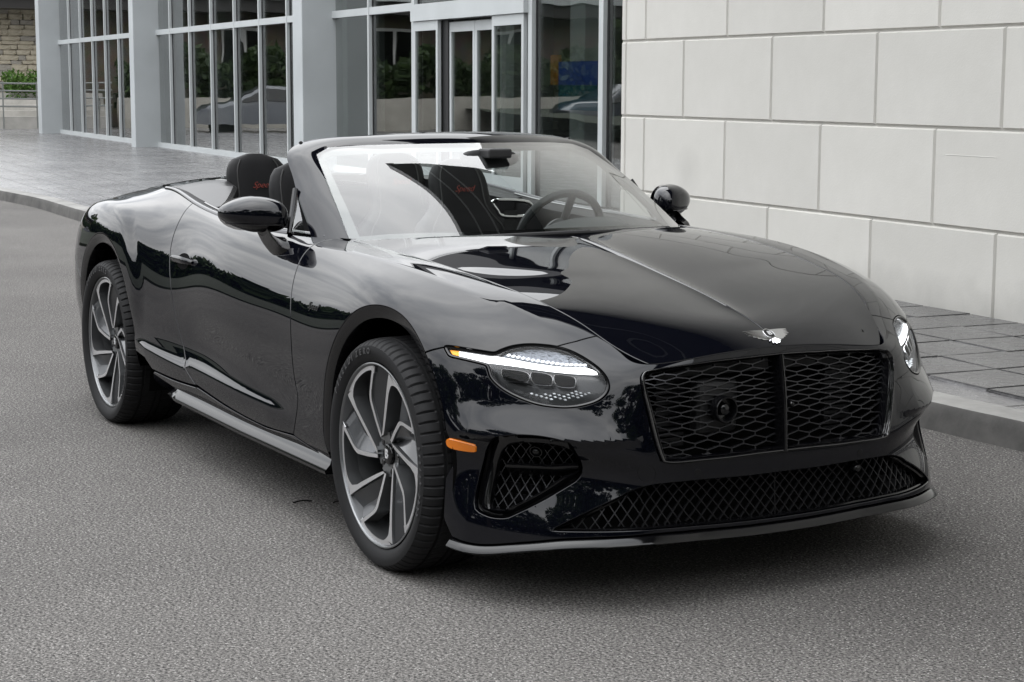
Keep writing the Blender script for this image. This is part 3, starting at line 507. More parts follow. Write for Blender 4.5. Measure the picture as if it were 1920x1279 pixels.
VS=1.06
def dens(P,h=.014): return resample(np.asarray(P,float)*[1,VS],h)/[1,VS]
def offset_poly(P,d):
    "inset (d>0) a CCW closed polygon"
    P=np.asarray(P)*[1,VS]; a=np.roll(P,1,0); b=np.roll(P,-1,0)
    e1=P-a; e2=b-P; e1/=np.maximum(np.linalg.norm(e1,axis=1,keepdims=True),1e-9); e2/=np.maximum(np.linalg.norm(e2,axis=1,keepdims=True),1e-9)
    n1=np.stack([-e1[:,1],e1[:,0]],1); n2=np.stack([-e2[:,1],e2[:,0]],1); n=n1+n2; l=np.linalg.norm(n,axis=1,keepdims=True); n/=np.maximum(l,1e-6)
    k=1/np.clip((n*n1).sum(1,keepdims=True),.45,1)
    return (P+n*d*k)/[1,VS]
def area(P): x,y=np.asarray(P).T; return .5*np.sum(x*np.roll(y,-1)-np.roll(x,-1)*y)
def inside(pts,poly):
    x,y=pts[:,0],pts[:,1]; r=np.zeros(len(pts),bool); n=len(poly)
    x0,y0=poly[:,0],poly[:,1]; x1,y1=np.roll(x0,-1),np.roll(y0,-1)
    for i in range(n):
        c=((y0[i]>y)!=(y1[i]>y)); 
        if c.any():
            xi=(x1[i]-x0[i])*(y-y0[i])/((y1[i]-y0[i]) if y1[i]!=y0[i] else 1e-12)+x0[i]; r^=c&(x<xi)
    return r
def triangulate(loops,h):
    "loops[0] outer, rest holes -> pts, tris"
    allp=np.vstack(loops); mn=allp.min(0); mxx=allp.max(0)
    gx=np.arange(mn[0]+h/2,mxx[0],h); gy=np.arange(mn[1]+h/2/VS,mxx[1],h/VS); GX,GY=np.meshgrid(gx,gy); Q=np.stack([GX.ravel(),GY.ravel()],1)
    k=inside(Q,loops[0])
    for H in loops[1:]: k&=~inside(Q,H)
    Q=Q[k]
    if len(Q):
        keep=np.ones(len(Q),bool)
        for s in range(0,len(Q),2000):
            d=((Q[s:s+2000,None,:]-allp[None])*[1,VS]); keep[s:s+2000]=(d**2).sum(2).min(1)>(h*.45)**2
        Q=Q[keep]
    pts=np.vstack([allp,Q]); edges=[]; b=0
    for Lp in loops: n=len(Lp); edges+=[(b+i,b+(i+1)%n) for i in range(n)]; b+=n
    r=delaunay_2d_cdt([Vector((p[0],p[1]*VS)) for p in pts],edges,[],0,1e-7)
    vv=np.array([(v[0],v[1]/VS) for v in r[0]]); T=np.array([f for f in r[2]])
    c=vv[T].mean(1); k=inside(c,loops[0])
    for H in loops[1:]: k&=~inside(c,H)
    return vv,T[k]
def surf_normals(S,t,v,cen=(-1.5,0,.55)):
    n=S.normal(t,v); return n
def panel(name,S,outer,holes=(),sgns=(1,-1),parent=None,mat=None,h=.03,gap=.002,bev=.0025,depth=.02,one=False,nflip=1,centre=False,off=0.0,hdepth=None):
    outer=np.asarray(outer); outer=outer if area(outer)>0 else outer[::-1]
    Ls=[outer]+[(np.asarray(H) if area(H)<0 else np.asarray(H)[::-1]) for H in holes]
    def snap(P):
        P=P.copy()
        if centre: P[np.abs(P[:,0])<.0075,0]=0
        return P
    E=[snap(offset_poly(L_,gap)) for L_ in Ls]; I=[snap(offset_poly(L_,gap+bev)) for L_ in Ls]
    pts,T=triangulate(I,h)
    P=S(pts[:,0],pts[:,1]); Nn=S.normal(pts[:,0],pts[:,1])*nflip; P=P+Nn*off
    V=[*P]; NN=[*Nn]; F=[]
    a=P[T[:,1]]-P[T[:,0]]; b=P[T[:,2]]-P[T[:,0]]; fl=(np.cross(a,b)*Nn[T[:,0]]).sum(1)<0
    F=[tuple(t[::-1]) if q else tuple(t) for t,q in zip(T.tolist(),fl)]
    for li,(e,i) in enumerate(zip(E,I)):
        k=len(e); Pe=S(e[:,0],e[:,1]); Ne=S.normal(e[:,0],e[:,1])*nflip; Pe=Pe+Ne*off; Pi=S(i[:,0],i[:,1]); Ni=S.normal(i[:,0],i[:,1])*nflip; Pi=Pi+Ni*off
        o=Pe-Pi; o/=np.maximum(np.linalg.norm(o,axis=1,keepdims=True),1e-9)
        dp=depth if (li==0 or hdepth is None) else hdepth
        r1=Pe-Ne*bev*.8; r2=Pe-Ne*dp; n1=Ne*.6+o; n1/=np.linalg.norm(n1,axis=1,keepdims=True)
        b0=len(V); V+=[*Pi,*r1,*r1,*r2]; NN+=[*Ni,*n1,*o,*o]
        for j in range(k):
            j2=(j+1)%k
            if centre and abs(e[j,0])<1e-9 and abs(e[j2,0])<1e-9: continue
            for ra,rb in ((0,1),(2,3)):
                f=(b0+ra*k+j,b0+ra*k+j2,b0+rb*k+j2,b0+rb*k+j)
                aa=np.cross(V[f[1]]-V[f[0]],V[f[3]]-V[f[0]]); 
                F.append(f if aa@(n1[j] if ra==0 else o[j])>0 else f[::-1])
    V=np.array(V); NN=np.array(NN); obs=[]
    if one and len(sgns)==2:
        n=len(V); Vm=V*[1,-1,1]; Nm=NN*[1,-1,1]
        return [mesh_obj(name,np.vstack([V,Vm]),F+[tuple(i+n for i in f[::-1]) for f in F],mat,parent,normals=np.vstack([NN,Nm]))]
    for s in sgns:
        if s>0: obs.append(mesh_obj(name,V,F,mat,parent,normals=NN))
        else: obs.append(mesh_obj(name,V*[1,-1,1],[f[::-1] for f in F],mat,parent,normals=NN*[1,-1,1]))
    return obs
def xz2tv(x,z,t,v):
    for _ in range(30):
        q=SIDE([t,t+1e-4,t],[v,v,v+1e-4])[:,[0,2]]; J=np.stack([(q[1]-q[0])/1e-4,(q[2]-q[0])/1e-4],1); d=np.linalg.solve(J,np.array([x,z])-q[0])
        d=np.clip(d,-.08,.08); t+=d[0]; v+=d[1]
        if abs(d).max()<1e-6: break
    return t,v
def arch(cx,cz,a,b,angs,t0):
    out=[]; t,v=t0
    for g_ in angs:
        g_=math.radians(g_); t,v=xz2tv(cx+a*math.cos(g_),cz+b*math.sin(g_),t,v); out.append((t,v))
    return np.array(out)
NS=1 if (SIDE.normal([2.7],[.45])[0]@np.array([0,1,0]))>0 else -1
Lp=np.array(O['lamp']); 
lamp_s=catmull(Lp,5,True)     # smooth closed outline, 5 samples per segment
AF=(0.0,.395,.405,.440); AR=(-2.835,.395,.425,.458)
a0=math.degrees(math.atan2((.712-AF[1])/AF[3],(.262)/AF[2]))
archF=arch(*AF,np.linspace(a0,182,60),(1.25,.41)); 
archFf=arch(*AF,np.linspace(a0,2,30),(1.25,.41))
archR=arch(*AR,np.linspace(150,-2,60),(4.75,.45)); archRr=arch(*AR,np.linspace(150,180,12),(4.75,.45))
dF=np.array([(2.352,-.004),(2.346,.08),(2.335,.166),(2.298,.297),(2.262,.395),(2.238,.50),(2.216,.603),(2.190,.662),(2.206,.727),(2.233,.786)])
dR=np.array([(3.70,-.004),(3.672,.06),(3.645,.15),(3.628,.25),(3.60,.326),(3.506,.513),(3.408,.641),(3.335,.725),(3.218,.776)])
dB=np.array([(3.218,.776),(2.914,.793),(2.501,.803),(2.233,.786)])
dFs,dRs,dBs=catmull(dF,8),catmull(dR,8),catmull(dB,10)
def vline(t0,t1,v=0.0): return np.array([(t,v) for t in np.linspace(t0,t1,max(2,int(abs(t1-t0)/.02)))])
seamT=np.array([(.84,0.0),(.847,.10),tuple(Lp[9])])
lampTop=lamp_s[0:9*5+1][::-1]       # from point 9 back to the tip (point 0)
lampLow=np.vstack([lamp_s[9*5:],lamp_s[:1]])   # point 9 forward round the bottom to the tip
seamF=np.array([tuple(Lp[0]),(1.205,.374),tuple(archF[0])])
low_arch=dens([tuple(archF[-1]),(1.93,.79),(1.945,.838)])
sillF=dens([(1.945,.838),(2.10,.812),(2.233,.789)])
def cat(*L_):
    out=[]
    for q in L_:
        for p_ in np.asarray(q):
            if not out or np.hypot(*(np.array(out[-1])-p_))>.0015: out.append(tuple(p_))
    if np.hypot(*(np.array(out[0])-out[-1]))<.0015: out.pop()
    return np.array(out)
fender=cat(vline(2.352,.84),dens(seamT),lampTop,dens(seamF),archF,low_arch,sillF,dFs[::-1])
panel('front_fender',SIDE,fender,parent=car,mat=M_paint,nflip=NS)
door=cat(vline(2.352,3.70),dRs,dBs,dFs[::-1])
doors=panel('door',SIDE,door,parent=car,mat=M_paint,nflip=NS)
qb=dens([tuple(archR[-1]),(3.80,.775),(3.74,.805),(3.5,.795),(3.30,.786),(3.218,.780)])
quarter=cat(vline(3.70,5.42),dens([(5.42,0),(5.42,.40),(4.95,.40),tuple(archR[0])]),archR,qb,dRs[::-1])
panel('rear_quarter_panel',SIDE,quarter,parent=car,mat=M_paint,nflip=NS)
rb=cat(dens([(6.26,.40),(5.42,.40),(4.95,.40),tuple(archR[0])]),archRr,dens([tuple(archRr[-1]),(4.80,.80),(4.80,.88),(6.26,.88),(6.26,.40)]))
class _SR: pass
panel('rear_bumper',SIDE,rb,parent=car,mat=M_paint,nflip=NS,one=True)
tl=cat(dens([(5.42,.0),(6.26,0),(6.26,.40),(5.42,.40),(5.42,0)]))
panel('tail_panel',SIDE,tl,parent=car,mat=M_paint,nflip=NS,one=True)
sl=cat(dens([(1.955,.848),(2.10,.818),(2.233,.793)]),dens([(2.233,.793),(2.501,.810),(2.914,.800),(3.218,.783)]),dens([(3.218,.786),(3.5,.80),(3.74,.81),(3.79,.84),(3.78,.88),(1.99,.88),(1.955,.848)]))
panel('sill',SIDE,sl,parent=car,mat=M_paint,nflip=NS)
gr=np.array([(0,.0555)]+O['grille']+[(0,.557)]); grs=np.vstack([gr[:1],catmull(gr[1:-1],6),gr[-1:]])
lw=np.array([(0,.664)]+O['low']+[(0,.8148)]); tip=7+1
lws=np.vstack([lw[:1],catmull(lw[1:tip+1],6),catmull(lw[tip:-1],6)[1:],lw[-1:]])
sp=np.array([(0,.8302)]+O['split_top'][1:]); sps=catmull(sp,6)
fogs=catmull(np.array(O['fog']),5,True)
bump=cat(vline(0,.84),dens(seamT),lampLow,dens(seamF),archFf,dens([tuple(archFf[-1]),(1.095,.74),(1.10,.84),tuple(sps[-1])]),sps[::-1],dens([(0,.8302),(0,.8148)]),dens(lws[::-1]),dens([(0,.664),(0,.557)]),dens(grs[::-1]),dens([(0,.0555),(0,0)]))
bmp=panel('front_bumper',SIDE,bump,holes=[dens(np.vstack([fogs,fogs[:1]]))[:-1]],parent=car,mat=M_paint,nflip=NS,one=True,centre=True,hdepth=.03,h=.0105)[0]
# hood
NH=1 if HOOD.normal([.5],[.5])[0][2]>0 else -1
def hood_poly():
    a=[(u,0.0) for u in np.linspace(0.0,1,50)]; b=[(1.0,v) for v in np.linspace(0,1,24)]; c=[(u,1.0) for u in np.linspace(1,0,70)]; d=[(0.0,v) for v in np.linspace(1,0,24)]
    return cat(a,b,c,d)
class HoodS:
    "hood with u scaled to metres"
    def __init__(s,S): s.S=S
    def __call__(s,t,v): return s.S(np.asarray(t)/1.4,np.asarray(v)/.7)
    def normal(s,t,v,e=.002): 
        return s.S.normal(np.asarray(t)/1.4,np.asarray(v)/.7,.0025)
HS=HoodS(HOOD)
hp=hood_poly()*[1.4,.7]; hp=np.array(hp)
hood=panel('hood',HS,hp,parent=car,mat=M_paint,nflip=NH,one=True,h=.03,gap=.0015)[0]
# dark inner body under the gaps
def liner(S,t0,t1,v0,v1,nt_,nv_,d,flip,sc=(1,1),skip=None):
    T,Vv=np.meshgrid(np.linspace(t0,t1,nt_),np.linspace(v0,v1,nv_),indexing='ij'); P=S(T.ravel(),Vv.ravel())-S.normal(T.ravel(),Vv.ravel())*flip*d
    return P.reshape(nt_,nv_,3)
m=MB()
for s in (1,-1):
    for (t0,t1,v0,v1) in ((1.95,3.80,0.0,.87),(.84,1.95,0.0,.155),(3.8,6.26,0,.30),(4.85,6.26,.30,.87)):
        P=liner(SIDE,t0,t1,v0,v1,60,24,.022,NS)*[1,s,1]; m.grid(P)
    P=liner(HS,.02,1.36,0,.69,20,10,.02,NH)*[1,s,1]; m.grid(P)
m.build('inner_body',M_dark,car,smooth=True)
# wheel-arch lips and liners
def arch_lip(A,name):
    cx,cz,a,b=A; out=[]
    t,v=(1.54,.335) if cx>-1 else (4.37,.335)
    rows=[]
    angs=np.linspace(88,196,60) if True else None
    def side(lo,hi,n):
        t_,v_=t,v; R=[]
        for g_ in np.linspace(90,lo,n):
            g=math.radians(g_); x=cx+a*math.cos(g); z=max(cz+b*math.sin(g),cz-.0) if False else cz+b*math.sin(g)
            t_,v_=xz2tv(x,z,t_,v_); R.append((g,t_,v_))
        return R
    seq=side(-12,0,50)[::-1]+side(192,0,50)[1:]
    for g,t_,v_ in seq:
        P=SIDE([t_],[v_])[0]; y=P[1]; c_,s_=math.cos(g),math.sin(g)
        def pt(dr,dy): return (cx+(a-dr)*c_,y-dy,cz+(b-dr)*s_)
        rows.append([pt(.0005,.0015),pt(.006,.002),pt(.034,.009),pt(.040,.012),pt(.042,.022),pt(.040,.075),pt(-.02,.10)])
    return np.array(rows)
for A in (AF,AR):
    R=arch_lip(A,'lip')
    for s in (1,-1):
        m=MB(); m.grid(R*[1,s,1],flip=(s<0)); m.build('wheel_arch_lip',M_paint if False else M_gloss,car,smooth=True)
    for s in (1,-1):
        m=MB(); cx,cz,a,b=A; P=[]
        for g_ in np.linspace(-25,205,40):
            g=math.radians(g_); P.append([(cx+(a+.01)*math.cos(g),s*yy,cz+(b+.01)*math.sin(g)) for yy in (.90,.45)])
        m.grid(np.array(P)); 
        ring=[p_[1] for p_ in P]; m.add([(cx,s*.45,cz)]+ring,[(0,i,i+1) for i in range(1,len(ring))]); m.build('wheel_well',M_dark,car,smooth=False,auto=None)
m=MB(); m.box((-3.7,-.62,.20),(.40,.62,.26)); m.build('underbody',M_dark,car,auto=None)

# ================================================================== car details
Sp=lambda t,v,d=0.0: SIDE(np.atleast_1d(t),np.atleast_1d(v))-SIDE.normal(np.atleast_1d(t),np.atleast_1d(v))*NS*d
def mirror_pair(fn,name,mat,parent=car,**kw):
    out=[]
    for s in (1,-1):
        m=MB(); fn(m)
        V=np.array(m.V)*[1,s,1]; F=m.F if s>0 else [f[::-1] for f in m.F]
        out.append(mesh_obj(name,V,F,mat,parent,mi=m.M,auto=kw.get('auto',40)))
    return out
def fill(m,loop_tv,d,h=.02,mat=0,inset=0.0,holes=()):
    "surface patch on the side band pushed in by d"
    L_=np.asarray(loop_tv); L_=L_ if area(L_)>0 else L_[::-1]
    if inset: L_=offset_poly(L_,inset)
    pts,T=triangulate([L_]+[np.asarray(q) for q in holes],h); P=Sp(pts[:,0],pts[:,1],d); Nn=SIDE.normal(pts[:,0],pts[:,1])*NS
    fl=(np.cross(P[T[:,1]]-P[T[:,0]],P[T[:,2]]-P[T[:,0]])*Nn[T[:,0]]).sum(1)<0
    m.add(P,[tuple(t[::-1]) if q else tuple(t) for t,q in zip(T.tolist(),fl)],mat); return L_
def band(m,loop_tv,prof,closed=True,mat=0):
    "sweep a (inset, depth) profile along a loop on the side band"
    L_=np.asarray(loop_tv); 
    if closed: L_=L_ if area(L_)>0 else L_[::-1]
    rows=[]
    for ins,dp in prof:
        Q=offset_poly(L_,ins) if closed else L_; rows.append(Sp(Q[:,0],Q[:,1],dp))
    R=np.stack(rows,1); m.grid(R,mat,closeu=closed,flip=True)
def skirt(m,loop_tv,d0,d1,mat=0,inset=0.0):
    band(m,loop_tv,[(inset,d0),(inset,d1)],True,mat)
# ---- grille (both halves joined over the centre line)
def full_loop(half):
    h=np.asarray(half); return np.vstack([h,(h*[-1,1])[::-1]])
GL=resample(full_loop(grs[1:-1])*[1,VS],.012,True)/[1,VS]; GL=GL if area(GL)>0 else GL[::-1]
def gsurf(t,v,d=0.0):
    t=np.atleast_1d(t); v=np.atleast_1d(v); P=SIDE(np.abs(t),v); Nn=SIDE.normal(np.abs(t),v)*NS; Nn[np.abs(t)<2e-3,1]=0; P=P-Nn*d; P[:,1]*=np.where(t<0,-1,1); return P
def gband(m,L_,prof,mat=0):
    rows=[]
    for ins,dp in prof:
        Q=offset_poly(L_,ins); rows.append(gsurf(Q[:,0],Q[:,1],dp))
    m.grid(np.stack(rows,1),mat,closeu=True,flip=True)
M_frame=pmat('piano_black_frame',(.003,.003,.004),.08,0,1,.6)
m=MB(); gband(m,GL,[(.0005,.012),(.0005,-.004),(.002,-.008),(.005,-.0095),(.009,-.0085),(.0115,-.003),(.0125,.004),(.0140,.006),(.0160,.003),(.0185,.002),(.0205,.006),(.022,.05)])
m.build('grille_frame',M_frame,car,smooth=True)
M_mesh=pmat('grille_wire',(.050,.050,.054),.25,.7)
GI=offset_poly(GL,.017)
def wires(m,segs,fn,d,w_,dp,poly):
    "flat bars: each segment a thin box between two points on the surface"
    mid=np.array([((a[0]+b[0])/2,(a[1]+b[1])/2) for a,b in segs]); ok=inside(mid,poly)
    A=np.array([s[0] for s,k in zip(segs,ok) if k]); Bq=np.array([s[1] for s,k in zip(segs,ok) if k])
    if not len(A): return
    PA,PB,QA,QB=fn(A[:,0],A[:,1],d),fn(Bq[:,0],Bq[:,1],d),fn(A[:,0],A[:,1],d+dp),fn(Bq[:,0],Bq[:,1],d+dp)
    for a,b,a2,b2 in zip(PA,PB,QA,QB):
        t=b-a; l=np.linalg.norm(t); t=t/max(l,1e-9); n=a-a2; n/=np.linalg.norm(n); s_=np.cross(t,n)*w_/2; e=t*w_*.3
        V=[a-s_-e,a+s_-e,b+s_+e,b-s_+e,a2-s_,a2+s_,b2+s_,b2-s_]
        m.add(V,[(0,1,2,3),(0,4,5,1),(1,5,6,2),(2,6,7,3),(3,7,4,0)])
m=MB(); segs=[]; cw=.083; ch=.061; lk=.0075     # in (t,v)
for i in range(-13,14):
    for j in range(-1,22):
        v0=.045+j*ch/2; t0=i*cw/2
        if (i+j)%2: continue
        n=(t0,v0)   # node centre with a short upright link
        segs.append(((t0,v0-lk),(t0,v0+lk)))
        for s in (-1,1):
            a=np.array((t0,v0+lk)); b=np.array((t0+s*cw/2,v0+ch/2-lk))
            segs.append((tuple(a),tuple((a+b)/2))); segs.append((tuple((a+b)/2),tuple(b)))
wires(m,segs,gsurf,.030,.0032,.010,GI)
o=m.build('grille_mesh',M_mesh,car,auto=None); o['kind']='stuff'
m=MB(); rows=[]
for v in np.linspace(.057,.556,24):
    q=gsurf([0],[v],0)[0]; rows.append([q+np.array(k) for k in ((-.05,-.007,0),(.008,-.007,0),(.014,-.004,0),(.0155,0,0),(.014,.004,0),(.008,.007,0),(-.05,.007,0))])
m.grid(np.array(rows)); m.build('grille_bar',M_gloss,car,smooth=True)
# what stands behind the mesh: backing, radiator, round cruise radar
m=MB(); pts,T=triangulate([GL],.06); m.add(gsurf(pts[:,0],pts[:,1],.16),[tuple(t) for t in T]); gband(m,GL,[(.018,.01),(.018,.17)]); m.build('grille_cavity',M_dark,car,auto=None)
M_rad=pmat('radiator',(.010,.010,.012),.4,.3)
m=MB(); 
for k in range(16):
    z=.45+k*.016; m.box((.66,-.36,z),(.675,-.26,z+.010)); m.box((.66,.27,z),(.675,.37,z+.010))
m.box((.62,-.40,.66),(.69,.40,.70)); m.build('radiator',M_rad,car,auto=None)
pc=gsurf([-O['gcam'][0][0]],[O['gcam'][0][1]],0.010)[0]
m=MB(); m.lathe([(0,.004),(.010,.003),(.016,-.001),(.019,-.010),(.020,-.018)],28,'x',tuple(pc)); m.lathe([(.0395,-.03),(.0395,.006),(.038,.009),(.0345,.009),(.033,.006),(.031,-.02),(.018,-.022)],36,'x',tuple(pc)); m.build('radar_housing',M_gloss,car,smooth=True)
m=MB(); m.box((pc[0]-.09,pc[1]-.075,pc[2]-.08),(pc[0]-.035,pc[1]+.075,pc[2]+.085)); bevel(m.build('radar_bracket',M_matte,car,auto=None),.02,3)
pn=gsurf([.028],[O['ncam'][0][1]],-.004)[0]
m=MB(); m.lathe([(0,.010),(.006,.008),(.010,.002),(.012,-.012),(.012,-.04)],20,'x',tuple(pn)); m.build('nose_camera',M_gloss,car,smooth=True)
# ---- lower intake
LL=resample(full_loop(lws[1:-1])*[1,VS],.012,True)/[1,VS]; LL=LL if area(LL)>0 else LL[::-1]
m=MB(); gband(m,LL,[(.0005,.004),(.0005,.012),(.004,.016),(.006,.055)]); m.build('lower_intake_frame',M_gloss,car,smooth=True)
m=MB(); pts,T=triangulate([LL],.06); m.add(gsurf(pts[:,0],pts[:,1],.12),[tuple(t) for t in T]); gband(m,LL,[(.004,.02),(.004,.13)]); m.build('lower_intake_cavity',M_dark,car,auto=None)
m=MB(); segs=[]; pt=.0375
for k in range(-60,61):
    n=24; v0,v1=.62,.86
    for s in (1,-1):
        for i in range(n):
            va=v0+(v1-v0)*i/n; vb=v0+(v1-v0)*(i+1)/n; c_=k*pt
            segs.append(((c_+s*(va-v0)*.88,va),(c_+s*(vb-v0)*.88,vb)))
segs+=[((0,.62+.01*i),(0,.63+.01*i)) for i in range(24)]
wires(m,segs,gsurf,.034,.0028,.009,offset_poly(LL,.004)); o=m.build('lower_intake_mesh',pmat('lower_wire',(.022,.022,.024),.3,.6),car,auto=None); o['kind']='stuff'
for s in (1,-1):
    m=MB(); q=gsurf([s*.66],[.79],.075)[0]; m.box((q[0]-.02,q[1]-.10,q[2]-.035),(q[0]+.0,q[1]+.10,q[2]+.03)); m.build('intake_cooler',M_rad,car,auto=None)
m=MB()
q=gsurf([.30],[.70],.012)[0]; m.lathe([(0,.012),(.010,.010),(.016,.002),(.017,-.02)],22,'x',tuple(q)); m.build('lower_radar',M_gloss,car,smooth=True)
# ---- corner intakes
fl=resample(fogs*[1,VS],.010,True)/[1,VS]; fl=fl if area(fl)>0 else fl[::-1]; fi=resample(catmull(np.array(O['fogin']),5,True)*[1,VS],.010,True)/[1,VS]; fi=fi if area(fi)>0 else fi[::-1]
def fogframe(m):
    n=160; A=resample(np.vstack([fl,fl[:1]]),1e9,False)
    def rs(L_):
        L_=np.vstack([L_,L_[:1]]); d=np.r_[0,np.cumsum(np.linalg.norm(np.diff(L_,axis=0),axis=1))]; u=np.linspace(0,d[-1],n+1)[:-1]; return np.stack([np.interp(u,d,L_[:,k]) for k in range(2)],1)
    a=rs(fl); b=rs(fi)
    # align starts by nearest point
    k=np.argmin(np.linalg.norm((b-a[0]),axis=1)); b=np.roll(b,-k,0)
    rows=[Sp(*offset_poly(a,.001).T,.022),Sp(*offset_poly(a,.004).T,.026),Sp(*(a*.75+b*.25).T,.024),Sp(*(a*.45+b*.55).T,.012),Sp(*(a*.15+b*.85).T,.006),Sp(*b.T,.010),Sp(*offset_poly(b,.002).T,.016),Sp(*offset_poly(b,.004).T,.055)]
    m.grid(np.stack(rows,1),0,closeu=True,flip=True)
mirror_pair(fogframe,'corner_intake_frame',M_gloss,auto=60)
def fogback(m): fill(m,fl,.09,.05); skirt(m,fl,.02,.095,0,.001)
mirror_pair(fogback,'corner_intake_cavity',M_dark)
def fogmesh(m):
    segs=[]
    for k in range(-14,40):
        for s in (1,-1):
            for i in range(24):
                va=.54+i*.012; vb=va+.012; c_=.45+k*.033
                segs.append(((c_+s*(va-.54)*1.05,va),(c_+s*(vb-.54)*1.05,vb)))
    wires(m,segs,Sp,.040,.0028,.008,offset_poly(fi,.002))
for o in mirror_pair(fogmesh,'corner_intake_mesh',M_mesh): o['kind']='stuff'
def fogfins(m):
    c0=np.mean(fi,0)
    for k in range(6):
        t_=c0[0]-.03+k*.022
        for v_ in (.69,.71,.73,.75):
            q=Sp(t_,v_,.075)[0]; m.box((q[0]-.006,q[1]-.004,q[2]-.014),(q[0]+.006,q[1]+.004,q[2]+.008))
mirror_pair(fogfins,'cooler_fins',M_rad)
def fogvane(m):
    C=catmull(np.array(O['fogvane']),8); rows=[]
    for i,(t_,v_) in enumerate(C):
        k=i/(len(C)-1); a=.003+.010*max(0,(k-.55)/.45)*(1-k)*2.2+.0015
        rows.append([Sp(t_,v_+.018,.045)[0],Sp(t_,v_+.006,.02)[0],Sp(t_,v_+.001,.010)[0],Sp(t_,v_-a,.009)[0],Sp(t_,v_-a-.003,.018)[0],Sp(t_,v_-a,.045)[0]])
    m.grid(np.array(rows))
mirror_pair(fogvane,'intake_vane',M_gloss,auto=50)
def fogcam(m):
    q=Sp(*O['fogcam'][0],.022)[0]; nn=SIDE.normal(*[np.array([k]) for k in O['fogcam'][0]])[0]*NS; tmp=MB()
    tmp.lathe([(0,.008),(.009,.006),(.0125,0),(.0125,-.02)],20,'x'); tmp.lathe([(.015,-.012),(.0165,0),(.019,0),(.0205,-.012)],24,'x')
    R=Vector((1,0,0)).rotation_difference(Vector(nn)).to_matrix()
    m.add([tuple(R@Vector(v)+Vector(q)) for v in tmp.V],tmp.F)
mirror_pair(fogcam,'parking_camera',M_gloss,auto=60)
# ---- splitter
def split(m):
    C=dens(sps,.02); rows=[]
    for t_,v_ in C:
        q=Sp(t_,v_)[0]; n=SIDE.normal([t_],[v_])[0]*NS; n[2]=0; n/=np.linalg.norm(n); z=q[2]-.003
        rows.append([(*(q[:2]-n[:2]*.06),z-.002),(*(q[:2]+n[:2]*.004),z+.000),(*(q[:2]+n[:2]*.006),z-.001),(*(q[:2]+n[:2]*.022),z-.017),(*(q[:2]+n[:2]*.0225),z-.021),(*(q[:2]+n[:2]*.017),z-.024),(*(q[:2]-n[:2]*.10),z-.022)])
    m.grid(np.array(rows),flip=True)
mirror_pair(split,'splitter',M_gloss,auto=50)
# ---- lamps
LS=resample(lamp_s*[1,VS],.008,True)/[1,VS]; LS=LS if area(LS)>0 else LS[::-1]
M_lens=glass_mat('lamp_lens',(.96,.97,.98),.38,1.5)
M_drl=pmat('daytime_running_light',(.9,.9,.9),.3,emit=(.97,.98,1),estr=2.6); M_amb=pmat('amber_light',(.8,.32,.02),.3,emit=(1,.36,.02),estr=1.1)
M_lamp=pmat('lamp_housing',(.006,.0065,.007),.30,.0); M_crys=pmat('crystal',(.85,.88,.90),.10,.5,emit=(.9,.95,1),estr=.30); M_crown=pmat('crystal_crown',(.17,.18,.20),.15,.8,bump=(70,.8,.012)); M_bead=pmat('light_bead',(.85,.88,.9),.1,.3,emit=(.95,.97,1),estr=.75)  # crystal facets emit a little, in place of the running light they reflect
def lamp_gasket(m): band(m,LS,[(.0015,.012),(.0015,.001),(.004,-.001),(.0085,.0005),(.0125,.004),(.013,.012)])
def lens(m): fill(m,LS,.0045,.014,inset=.0115)
def housing(m):
    fill(m,LS,.045,.03,inset=.006); skirt(m,LS,.004,.05,inset=.0065)
def drl(m):
    P=np.array(O['drl']); fill(m,catmull(P,3,True),.012,.02); skirt(m,catmull(P,3,True),.012,.022)
def amber(m): fill(m,np.array(O['amber']),.011,.02); skirt(m,np.array(O['amber']),.011,.022)
def crown(m): fill(m,catmull(np.array(O['crown']),3,True),.016,.010)
def projx(k):
    def f(m):
        P=catmull(np.array(O['proj%d'%k]),4,True); band(m,P,[(-.0008,.018),(-.0008,.014),(.0004,.0132),(.0014,.014)],True,0); fill(m,P,.0155,.012,1,inset=.001)
    return f
def sparkle(m):
    P=catmull(np.array(O['sparkle']),3,True); P=P if area(P)>0 else P[::-1]; rnd=random.Random(3)
    for i in range(60):
        for j in range(16):
            c=np.array((.60+i*.0165+(j%2)*.008,.28+j*.0145))
            if not inside(c[None],P)[0] or rnd.random()<.10: continue
            a=.0062; base=[Sp(c[0]+u*a,c[1]+w_*a*.8,.026)[0] for u,w_ in ((-1,0),(0,-1),(1,0),(0,1))]; ap=Sp(c[0]+rnd.uniform(-.5,.5)*a,c[1]+rnd.uniform(-.5,.5)*a,.018)[0]
            m.add(base+[ap],[(0,1,4),(1,2,4),(2,3,4),(3,0,4)])
def beads(m):
    C=np.array(O['crown']); low=catmull(np.array([C[7],C[8],C[9],C[10],C[0]]),8); low=resample(low,.0155)
    for t_,v_ in low[1:-1]:
        c=Sp(t_,v_-.010,.010)[0]; a=.0062; tt=Sp(t_+.004,v_-.010,.010)[0]-c; tt/=np.linalg.norm(tt); vv=Sp(t_,v_-.006,.010)[0]-c; vv/=np.linalg.norm(vv); nn=np.cross(tt,vv); nn=nn if nn@np.array((.6,.7,.3))>0 else -nn
        ring=[c+(tt*math.cos(g)+vv*math.sin(g))*a for g in np.linspace(0,2*math.pi,6,endpoint=False)]; m.add(ring+[c+nn*a*.7],[(i,(i+1)%6,6) for i in range(6)])
hl=[]
